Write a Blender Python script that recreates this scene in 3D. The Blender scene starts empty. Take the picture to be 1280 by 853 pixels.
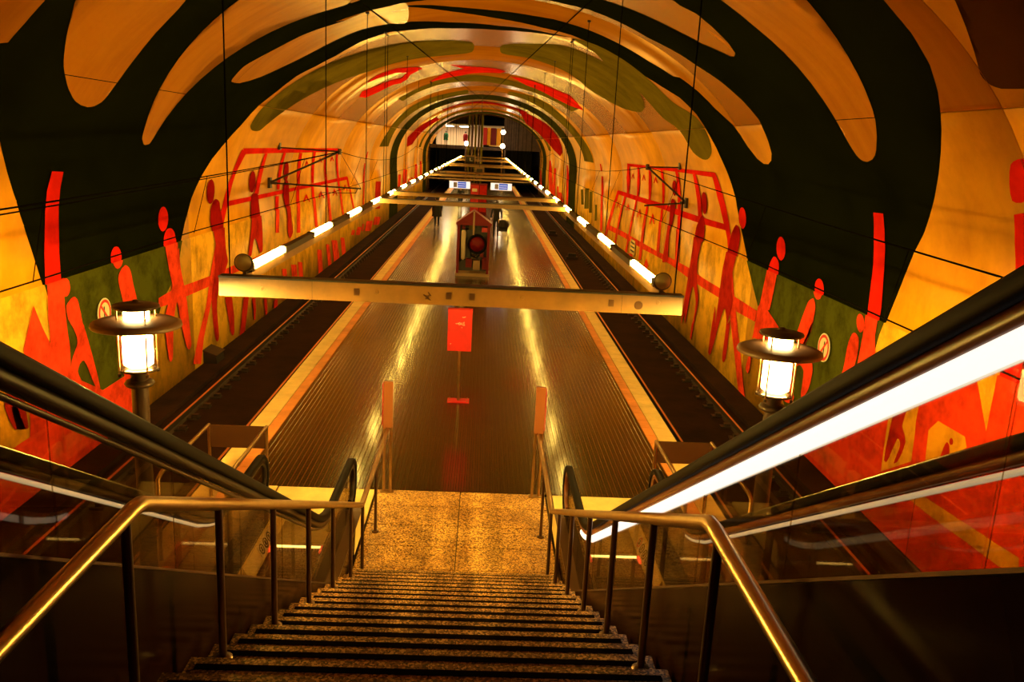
import bpy, bmesh, math, random
from mathutils import Vector, Matrix
random.seed(7)
SC = bpy.context.scene
COL = SC.collection

# ------------------------------------------------------------------ camera, world, exposure
cam_data = bpy.data.cameras.new('camera')
cam_data.sensor_fit = 'HORIZONTAL'; cam_data.sensor_width = 36.0
cam_data.lens = 1056.76 / 1280 * 36.0
cam_data.clip_end = 400; cam_data.clip_start = 0.05
cam = bpy.data.objects.new('camera', cam_data); COL.objects.link(cam)
_r = Vector((0.99836206, -0.02885359, 0.04940313)); _u = Vector((-0.04153577, 0.22829076, 0.97270659))
_f = Vector((0.03934436, 0.97316535, -0.22671838))
cam.matrix_world = Matrix(((_r.x, _u.x, -_f.x, 0.1541), (_r.y, _u.y, -_f.y, 0.0), (_r.z, _u.z, -_f.z, 4.74), (0, 0, 0, 1)))
SC.camera = cam
world = bpy.data.worlds.new('underground'); SC.world = world; world.use_nodes = True
world.node_tree.nodes['Background'].inputs[0].default_value = (1.0, 0.55, 0.2, 1)
world.node_tree.nodes['Background'].inputs[1].default_value = 0.0
SC.view_settings.view_transform = 'Standard'; SC.view_settings.look = 'None'
SC.view_settings.gamma = 1.0; SC.view_settings.use_curve_mapping = False
SC.view_settings.exposure = 0.27
TUBE_L = 105.0       # luminance of the fluorescent tubes
LAMP_L = 6500.0      # luminance of the lantern bulbs
try:
    SC.cycles.max_bounces = 7; SC.cycles.diffuse_bounces = 1; SC.cycles.glossy_bounces = 4
    SC.cycles.transparent_max_bounces = 16; SC.cycles.sample_clamp_indirect = 6.0
    SC.cycles.caustics_reflective = False; SC.cycles.caustics_refractive = False
except Exception:
    pass

# ------------------------------------------------------------------ materials
M = {}
def mat(name, base, rough=0.5, metal=0.0, emit=None, estr=0.0, dirt=0.0, dirt_scale=1.2, dirt_col=None, bump=0.0, bump_scale=40.0,
        stretch=(1, 1, 1), spec=0.5, fleck=None, fleck_scale=60.0, tint=None, coat=0.0, coat_rough=0.1, low=None):
    m = bpy.data.materials.new(name); m.use_nodes = True
    nt = m.node_tree; N = nt.nodes; L = nt.links
    b = N['Principled BSDF']
    b.inputs['Base Color'].default_value = (*base, 1); b.inputs['Roughness'].default_value = rough
    b.inputs['Metallic'].default_value = metal; b.inputs['Specular IOR Level'].default_value = spec
    if coat:
        b.inputs['Coat Weight'].default_value = coat; b.inputs['Coat Roughness'].default_value = coat_rough; b.inputs["Coat IOR"].default_value = 1.48; b.inputs['Coat Tint'].default_value = (*(tint or (1, 1, 1)), 1)
    if tint: b.inputs['Specular Tint'].default_value = (*tint, 1)
    if emit:
        b.inputs['Emission Color'].default_value = (*emit, 1); b.inputs['Emission Strength'].default_value = estr
    vec = None
    if dirt or bump or fleck:
        g = N.new('ShaderNodeNewGeometry'); mp = N.new('ShaderNodeMapping'); mp.inputs['Scale'].default_value = stretch
        L.new(g.outputs['Position'], mp.inputs['Vector']); vec = mp.outputs['Vector']
    col = None
    if dirt:
        n = N.new('ShaderNodeTexNoise'); n.inputs['Scale'].default_value = dirt_scale; n.inputs['Detail'].default_value = 6
        n.inputs['Roughness'].default_value = 0.65; L.new(vec, n.inputs['Vector'])
        r = N.new('ShaderNodeValToRGB'); r.color_ramp.elements[0].position = 0.32; r.color_ramp.elements[1].position = 0.62
        dc = dirt_col or tuple(c * (1 - dirt) for c in base)
        r.color_ramp.elements[0].color = (*dc, 1); r.color_ramp.elements[1].color = (*base, 1)
        L.new(n.outputs['Fac'], r.inputs['Fac']); col = r.outputs['Color']
    if low:                                   # worn, paler paint on the projecting lower wall
        g2 = N.new('ShaderNodeNewGeometry'); sx = N.new('ShaderNodeSeparateXYZ'); L.new(g2.outputs['Position'], sx.inputs[0])
        lt = N.new('ShaderNodeMath'); lt.operation = 'LESS_THAN'; L.new(sx.outputs[2], lt.inputs[0]); lt.inputs[1].default_value = 2.25
        n3 = N.new('ShaderNodeTexNoise'); n3.inputs['Scale'].default_value = 1.7; n3.inputs['Detail'].default_value = 7; n3.inputs['Roughness'].default_value = 0.7; L.new(vec, n3.inputs['Vector'])
        r3 = N.new('ShaderNodeValToRGB'); r3.color_ramp.elements[0].position = 0.33; r3.color_ramp.elements[1].position = 0.56
        r3.color_ramp.elements[0].color = (*[c * 0.45 for c in low], 1); r3.color_ramp.elements[1].color = (*low, 1); L.new(n3.outputs['Fac'], r3.inputs['Fac'])
        m3 = N.new('ShaderNodeMix'); m3.data_type = 'RGBA'; L.new(lt.outputs[0], m3.inputs[0]); L.new(col, m3.inputs[6]); L.new(r3.outputs['Color'], m3.inputs[7]); col = m3.outputs[2]
    if fleck:
        v = N.new('ShaderNodeTexVoronoi'); v.inputs['Scale'].default_value = fleck_scale; L.new(vec, v.inputs['Vector'])
        r2 = N.new('ShaderNodeValToRGB'); r2.color_ramp.interpolation = 'CONSTANT'
        sep = N.new('ShaderNodeSeparateColor'); L.new(v.outputs['Color'], sep.inputs[0]); L.new(sep.outputs[0], r2.inputs['Fac'])
        els = r2.color_ramp.elements
        els[0].position = 0.0; els[0].color = (*fleck[0], 1); els[1].position = 0.3; els[1].color = (*fleck[1], 1)
        e = els.new(0.7); e.color = (*fleck[2], 1)
        if col is None:
            col = r2.outputs['Color']
        else:
            mx = N.new('ShaderNodeMix'); mx.data_type = 'RGBA'; mx.blend_type = 'MULTIPLY'; mx.inputs[0].default_value = 1.0
            L.new(col, mx.inputs[6]); L.new(r2.outputs['Color'], mx.inputs[7]); col = mx.outputs[2]
    if col is not None:
        L.new(col, b.inputs['Base Color'])
    if bump:
        n2 = N.new('ShaderNodeTexNoise'); n2.inputs['Scale'].default_value = bump_scale; n2.inputs['Detail'].default_value = 3
        L.new(vec, n2.inputs['Vector'])
        bp = N.new('ShaderNodeBump'); bp.inputs['Strength'].default_value = bump; bp.inputs['Distance'].default_value = 0.02
        L.new(n2.outputs['Fac'], bp.inputs['Height']); L.new(bp.outputs['Normal'], b.inputs['Normal'])
    M[name] = m
    return m
def glass(name, tint, refl=1.0, rough=0.02):
    m = bpy.data.materials.new(name); m.use_nodes = True
    nt = m.node_tree; N = nt.nodes; L = nt.links
    for n in list(N):
        if n.type != 'OUTPUT_MATERIAL': N.remove(n)
    t = N.new('ShaderNodeBsdfTransparent'); t.inputs[0].default_value = (*tint, 1)
    g = N.new('ShaderNodeBsdfGlossy'); g.inputs['Roughness'].default_value = rough; g.inputs[0].default_value = (refl, refl, refl, 1)
    lw = N.new('ShaderNodeLayerWeight'); lw.inputs[0].default_value = 0.5
    pw = N.new('ShaderNodeMath'); pw.operation = 'POWER'; L.new(lw.outputs['Facing'], pw.inputs[0]); pw.inputs[1].default_value = 5.0
    f = N.new('ShaderNodeMath'); f.operation = 'MULTIPLY_ADD'; L.new(pw.outputs[0], f.inputs[0]); f.inputs[1].default_value = 0.9; f.inputs[2].default_value = 0.04
    mx = N.new('ShaderNodeMixShader'); L.new(f.outputs[0], mx.inputs[0]); L.new(t.outputs[0], mx.inputs[1]); L.new(g.outputs[0], mx.inputs[2])
    L.new(mx.outputs[0], [n for n in N if n.type == 'OUTPUT_MATERIAL'][0].inputs[0])
    M[name] = m
WARM = (1.0, 0.64, 0.11)
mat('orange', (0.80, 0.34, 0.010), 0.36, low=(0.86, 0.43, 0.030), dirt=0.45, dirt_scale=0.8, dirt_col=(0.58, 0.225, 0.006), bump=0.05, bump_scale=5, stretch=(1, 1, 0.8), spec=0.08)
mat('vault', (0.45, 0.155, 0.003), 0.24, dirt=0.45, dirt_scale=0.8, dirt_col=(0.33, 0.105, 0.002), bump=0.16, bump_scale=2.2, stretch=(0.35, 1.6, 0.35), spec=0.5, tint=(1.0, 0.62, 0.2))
mat('dark', (0.0065, 0.0075, 0.0012), 0.5, low=(0.072, 0.080, 0.009), spec=0.0, dirt=0.4, dirt_scale=0.7, bump=0.05, bump_scale=5)
mat('olive', (0.15, 0.11, 0.010), 0.5, spec=0.0, dirt=0.4, dirt_scale=0.7, bump=0.05, bump_scale=5)
mat('arch', (0.034, 0.032, 0.005), 0.5, spec=0.0, dirt=0.3, dirt_scale=0.7)
mat('brown', (0.05, 0.016, 0.003), 0.5, spec=0.0, dirt=0.3, dirt_scale=0.7)
mat('red', (0.75, 0.016, 0.006), 0.5, low=(0.86, 0.060, 0.022), spec=0.0, dirt=0.4, dirt_scale=0.9, bump=0.04, bump_scale=5)
mat('darkred', (0.36, 0.008, 0.004), 0.5, low=(0.50, 0.022, 0.010), spec=0.0, dirt=0.4, dirt_scale=0.9)
mat('joint', (0.006, 0.004, 0.003), 0.9)
mat('concrete', (0.10, 0.055, 0.03), 0.7, dirt=0.5, dirt_scale=1.5, bump=0.2, bump_scale=12)
mat('track_bed', (0.034, 0.013, 0.006), 0.85, spec=0.1, dirt=0.6, dirt_scale=1.4, bump=0.3, bump_scale=15)
mat('rubber', (0.012, 0.007, 0.003), 0.36, dirt=0.4, dirt_scale=0.8, bump=0.06, bump_scale=7, spec=0.1, tint=(1.0, 0.74, 0.27), coat=1.0, coat_rough=0.15)
mat('cream_tile', (0.98, 0.70, 0.28), 0.5, dirt=0.25, dirt_scale=2.0)
mat('terracotta_tile', (0.90, 0.33, 0.09), 0.5, dirt=0.3, dirt_scale=2.0)
mat('granite', (1, 1, 1), 0.32, fleck=((0.17, 0.065, 0.015), (0.60, 0.31, 0.08), (0.98, 0.62, 0.20)), fleck_scale=70, dirt=0.45, dirt_scale=1.6, dirt_col=(0.5, 0.42, 0.36))
mat('step_stone', (1, 1, 1), 0.34, fleck=((0.03, 0.012, 0.005), (0.20, 0.09, 0.03), (0.55, 0.32, 0.12)), fleck_scale=95, dirt=0.4, dirt_scale=2)
mat('black_strip', (0.006, 0.004, 0.003), 0.7, spec=0.0)
mat('steel', (0.40, 0.26, 0.12), 0.32, metal=1.0, dirt=0.25, dirt_scale=6)
mat('dark_steel', (0.10, 0.05, 0.025), 0.35, metal=0.7)
mat('polished_black', (0.010, 0.003, 0.002), 0.16, spec=0.04)
mat('handrail_rubber', (0.004, 0.003, 0.003), 0.5, spec=0.06)
mat('brass_plate', (0.98, 0.72, 0.28), 0.45, metal=0.0, dirt=0.2, dirt_scale=3)
mat('escalator_step', (0.34, 0.21, 0.09), 0.4, metal=0.3)
mat('beam_paint', (0.20, 0.095, 0.018), 0.42, dirt=0.35, dirt_scale=2.2, bump=0.03)
mat('frame_black', (0.010, 0.006, 0.004), 0.45)
mat('rail_paint', (0.30, 0.17, 0.07), 0.35, dirt=0.3, dirt_scale=2)
mat('iron', (0.035, 0.02, 0.013), 0.5, metal=0.3)
mat('lamp_iron', (0.060, 0.035, 0.022), 0.40, metal=0.2)
mat('lamp_shade', (0.16, 0.085, 0.045), 0.45)
mat('rail_steel', (0.95, 0.60, 0.42), 0.35, metal=1.0)
mat('cable', (0.004, 0.003, 0.002), 0.6, spec=0.0)
mat('sign_red', (0.55, 0.004, 0.006), 0.45, dirt=0.2, dirt_scale=5)
mat('kiosk_red', (0.14, 0.004, 0.005), 0.5, spec=0.2)
mat('white_print', (0.85, 0.75, 0.62), 0.5)
mat('black_print', (0.008, 0.006, 0.005), 0.5)
mat('red_print', (0.70, 0.02, 0.01), 0.5)
mat('white_plastic', (0.75, 0.62, 0.45), 0.4)
mat('panel_brown', (0.035, 0.013, 0.005), 0.25)
mat('guide_brown', (0.16, 0.05, 0.015), 0.3)
mat('guide_dark', (0.012, 0.005, 0.003), 0.4, spec=0.2)
mat('post_box', (0.19, 0.062, 0.02), 0.4)
mat('tube_light', (0.9, 0.8, 0.6), 0.5, emit=WARM, estr=TUBE_L)
mat('bulb_light', (0.9, 0.8, 0.6), 0.5, emit=(1.0, 0.66, 0.12), estr=LAMP_L)
mat('neck_light', (0.9, 0.8, 0.6), 0.5, emit=(1.0, 0.67, 0.21), estr=45.0)
mat('comb_glow', (0.9, 0.8, 0.6), 0.5, emit=(1.0, 0.70, 0.22), estr=9.0)  # added glow for the bright reflected line on the polished comb plate
mat('far_light', (0.9, 0.8, 0.6), 0.5, emit=(1.0, 0.75, 0.45), estr=22.0)
mat('strip_sheen', (0.9, 0.85, 0.8), 0.4, emit=(1.0, 0.93, 0.82), estr=0.95)  # reflected sheen along the metal tube under the handrail, put in as emission
mat('strip_sheen_dim', (0.6, 0.55, 0.5), 0.35, emit=(1.0, 0.93, 0.80), estr=0.5)  # weaker emission for the sheen on the outer tubes
mat('strip_dark', (0.035, 0.016, 0.010), 0.3)
mat('signal_red', (0.6, 0.05, 0.03), 0.4, emit=(1.0, 0.10, 0.03), estr=2.4)
mat('screen_white', (0.6, 0.65, 0.7), 0.4, emit=(0.75, 0.82, 0.95), estr=0.75)
mat('screen_blue', (0.02, 0.05, 0.3), 0.4, emit=(0.01, 0.07, 0.42), estr=0.8)
mat('mezzanine_wall', (0.70, 0.50, 0.30), 0.6)
mat('cloth_black', (0.008, 0.007, 0.008), 0.8)
mat('cloth_navy', (0.015, 0.018, 0.03), 0.8)
mat('cloth_grey', (0.25, 0.22, 0.2), 0.8)
mat('cloth_green', (0.02, 0.16, 0.07), 0.8)
mat('cloth_red', (0.4, 0.01, 0.02), 0.8)
mat('skin', (0.55, 0.30, 0.18), 0.5)
mat('hair', (0.02, 0.012, 0.008), 0.6)
mat('lens_glass', (0.28, 0.20, 0.06), 0.5, spec=0.3)
glass('balustrade_glass', (0.76, 0.69, 0.55), 0.3)
glass('lamp_glass', (0.97, 0.93, 0.85), 0.8)

# ------------------------------------------------------------------ mesh helpers
class MB:
    def __init__(s): s.v = []; s.f = []; s.sm = []; s.mi = []
    def add(s, vs, fs, smooth=False, mi=0):
        o = len(s.v); s.v += [tuple(p) for p in vs]
        for f in fs: s.f.append([i + o for i in f]); s.sm.append(smooth); s.mi.append(mi)
        return s
    def box(s, x0, x1, y0, y1, z0, z1, mi=0):
        if x0 > x1: x0, x1 = x1, x0
        if y0 > y1: y0, y1 = y1, y0
        if z0 > z1: z0, z1 = z1, z0
        return s.add([(x0, y0, z0), (x1, y0, z0), (x1, y1, z0), (x0, y1, z0), (x0, y0, z1), (x1, y0, z1), (x1, y1, z1), (x0, y1, z1)],
                     [(0, 3, 2, 1), (4, 5, 6, 7), (0, 1, 5, 4), (1, 2, 6, 5), (2, 3, 7, 6), (3, 0, 4, 7)], mi=mi)
    def tube(s, pts, r, n=8, cap=True, mi=0):
        P = [Vector(p) for p in pts]; R = r if isinstance(r, (list, tuple)) else [r] * len(P)
        rings = []; up = None
        for i, p in enumerate(P):
            t = ((P[i + 1] - p).normalized() if i == 0 else (p - P[i - 1]).normalized() if i == len(P) - 1
                 else ((P[i + 1] - p).normalized() + (p - P[i - 1]).normalized()).normalized())
            if up is None:
                up = Vector((1, 0, 0)) if abs(t.x) < 0.9 else Vector((0, 0, 1))
            a = (up - t * up.dot(t)).normalized(); b = t.cross(a); up = a
            rings.append([p + (a * math.cos(2 * math.pi * k / n) + b * math.sin(2 * math.pi * k / n)) * R[i] for k in range(n)])
        vs = [q for r_ in rings for q in r_]; fs = []
        for i in range(len(P) - 1):
            for k in range(n):
                fs.append((i * n + k, i * n + (k + 1) % n, (i + 1) * n + (k + 1) % n, (i + 1) * n + k))
        s.add(vs, fs, True, mi)
        if cap:
            s.add(rings[0], [tuple(range(n))[::-1]], False, mi); s.add(rings[-1], [tuple(range(n))], False, mi)
        return s
    def sweep(s, pts, prof, cap=True):
        """profile (x, n) swept along a path in a plane of constant x: prof n axis is the path normal in yz"""
        P = [Vector(p) for p in pts]; n = len(prof); vs = []; fs = []
        for i, p in enumerate(P):
            t = ((P[i + 1] - p).normalized() if i == 0 else (p - P[i - 1]).normalized() if i == len(P) - 1
                 else ((P[i + 1] - p).normalized() + (p - P[i - 1]).normalized()).normalized())
            nrm = Vector((0, -t.z, t.y))
            vs += [p + Vector((a, 0, 0)) + nrm * b for a, b in prof]
        for i in range(len(P) - 1):
            for k in range(n):
                fs.append((i * n + k, i * n + (k + 1) % n, (i + 1) * n + (k + 1) % n, (i + 1) * n + k))
        s.add(vs, fs, True)
        if cap:
            s.add(vs[:n], [tuple(range(n))[::-1]]); s.add(vs[-n:], [tuple(range(n))])
        return s
    def lathe(s, prof, c=(0, 0, 0), n=24, mi=0, smooth=True):
        vs = []; fs = []
        for r, z in prof:
            for k in range(n):
                a = 2 * math.pi * k / n; vs.append((c[0] + r * math.cos(a), c[1] + r * math.sin(a), c[2] + z))
        for i in range(len(prof) - 1):
            for k in range(n):
                fs.append((i * n + k, i * n + (k + 1) % n, (i + 1) * n + (k + 1) % n, (i + 1) * n + k))
        s.add(vs, fs, smooth, mi)
        for i, rev in ((0, True), (len(prof) - 1, False)):
            if prof[i][0] > 1e-5:
                f = tuple(range(n)); s.add(vs[i * n:(i + 1) * n], [f[::-1] if rev else f], False, mi)
        return s
    def prism_x(s, poly, x0, x1, mi=0):
        """polygon in (y, z) extruded along x"""
        n = len(poly)
        vs = [(x0, y, z) for y, z in poly] + [(x1, y, z) for y, z in poly]
        fs = [tuple(range(n)), tuple(range(n, 2 * n))[::-1]] + [(i, i + n, (i + 1) % n + n, (i + 1) % n) for i in range(n)]
        return s.add(vs, fs, mi=mi)
    def prism_y(s, poly, y0, y1, mi=0):
        n = len(poly)
        vs = [(x, y0, z) for x, z in poly] + [(x, y1, z) for x, z in poly]
        fs = [tuple(range(n))[::-1], tuple(range(n, 2 * n))] + [((i + 1) % n, (i + 1) % n + n, i + n, i) for i in range(n)]
        return s.add(vs, fs, mi=mi)
    def mesh(s, name, mats, org=(0, 0, 0), recalc=True, angle=0.7):
        me = bpy.data.meshes.new(name)
        me.from_pydata([(v[0] - org[0], v[1] - org[1], v[2] - org[2]) for v in s.v], [], s.f)
        for m in (mats if isinstance(mats, (list, tuple)) else [mats]): me.materials.append(M[m])
        me.polygons.foreach_set('use_smooth', s.sm); me.polygons.foreach_set('material_index', s.mi)
        if recalc:
            bm = bmesh.new(); bm.from_mesh(me); bmesh.ops.recalc_face_normals(bm, faces=bm.faces); bm.to_mesh(me); bm.free()
        me.update()
        return me
def link(name, me, parent=None, loc=(0, 0, 0)):
    o = bpy.data.objects.new(name, me); COL.objects.link(o); o.location = loc
    if parent is not None: o.parent = parent
    return o
ORG = {}
def root(name, label, cat, loc=(0, 0, 0), group=None, rz=0.0):
    o = bpy.data.objects.new(name, None); COL.objects.link(o); o.location = loc; o.rotation_euler.z = rz
    o.empty_display_size = 0.2
    o['label'] = label; o['category'] = cat
    if group: o['group'] = group
    ORG[o.name] = loc
    return o
def part(name, mb, mats, parent, label=None, local=False):
    """mesh given in world coordinates (or local ones), stored relative to its thing's origin"""
    org = (0, 0, 0) if local else ORG.get(parent.name, (0, 0, 0))
    o = link(name, mb.mesh(name, mats, org), parent)
    ORG[o.name] = ORG.get(parent.name, (0, 0, 0)) if not local else (0, 0, 0)
    if label: o['label'] = label
    return o
def single(name, mb, mats, label, cat, group=None):
    xs = [v[0] for v in mb.v]; ys = [v[1] for v in mb.v]; zs = [v[2] for v in mb.v]
    org = ((min(xs) + max(xs)) / 2, (min(ys) + max(ys)) / 2, min(zs))
    o = link(name, mb.mesh(name, mats, org), None, org); ORG[o.name] = org
    o['label'] = label; o['category'] = cat
    if group: o['group'] = group
    return o
def struct(name, mb, mats, label=None):
    o = link(name, mb.mesh(name, mats)); o['kind'] = 'structure'; ORG[o.name] = (0, 0, 0)
    if label: o['label'] = label
    return o
def copy_tree(o, parent=None):
    c = o.copy(); COL.objects.link(c); c.parent = parent
    for ch in list(o.children): copy_tree(ch, c)
    return c
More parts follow.
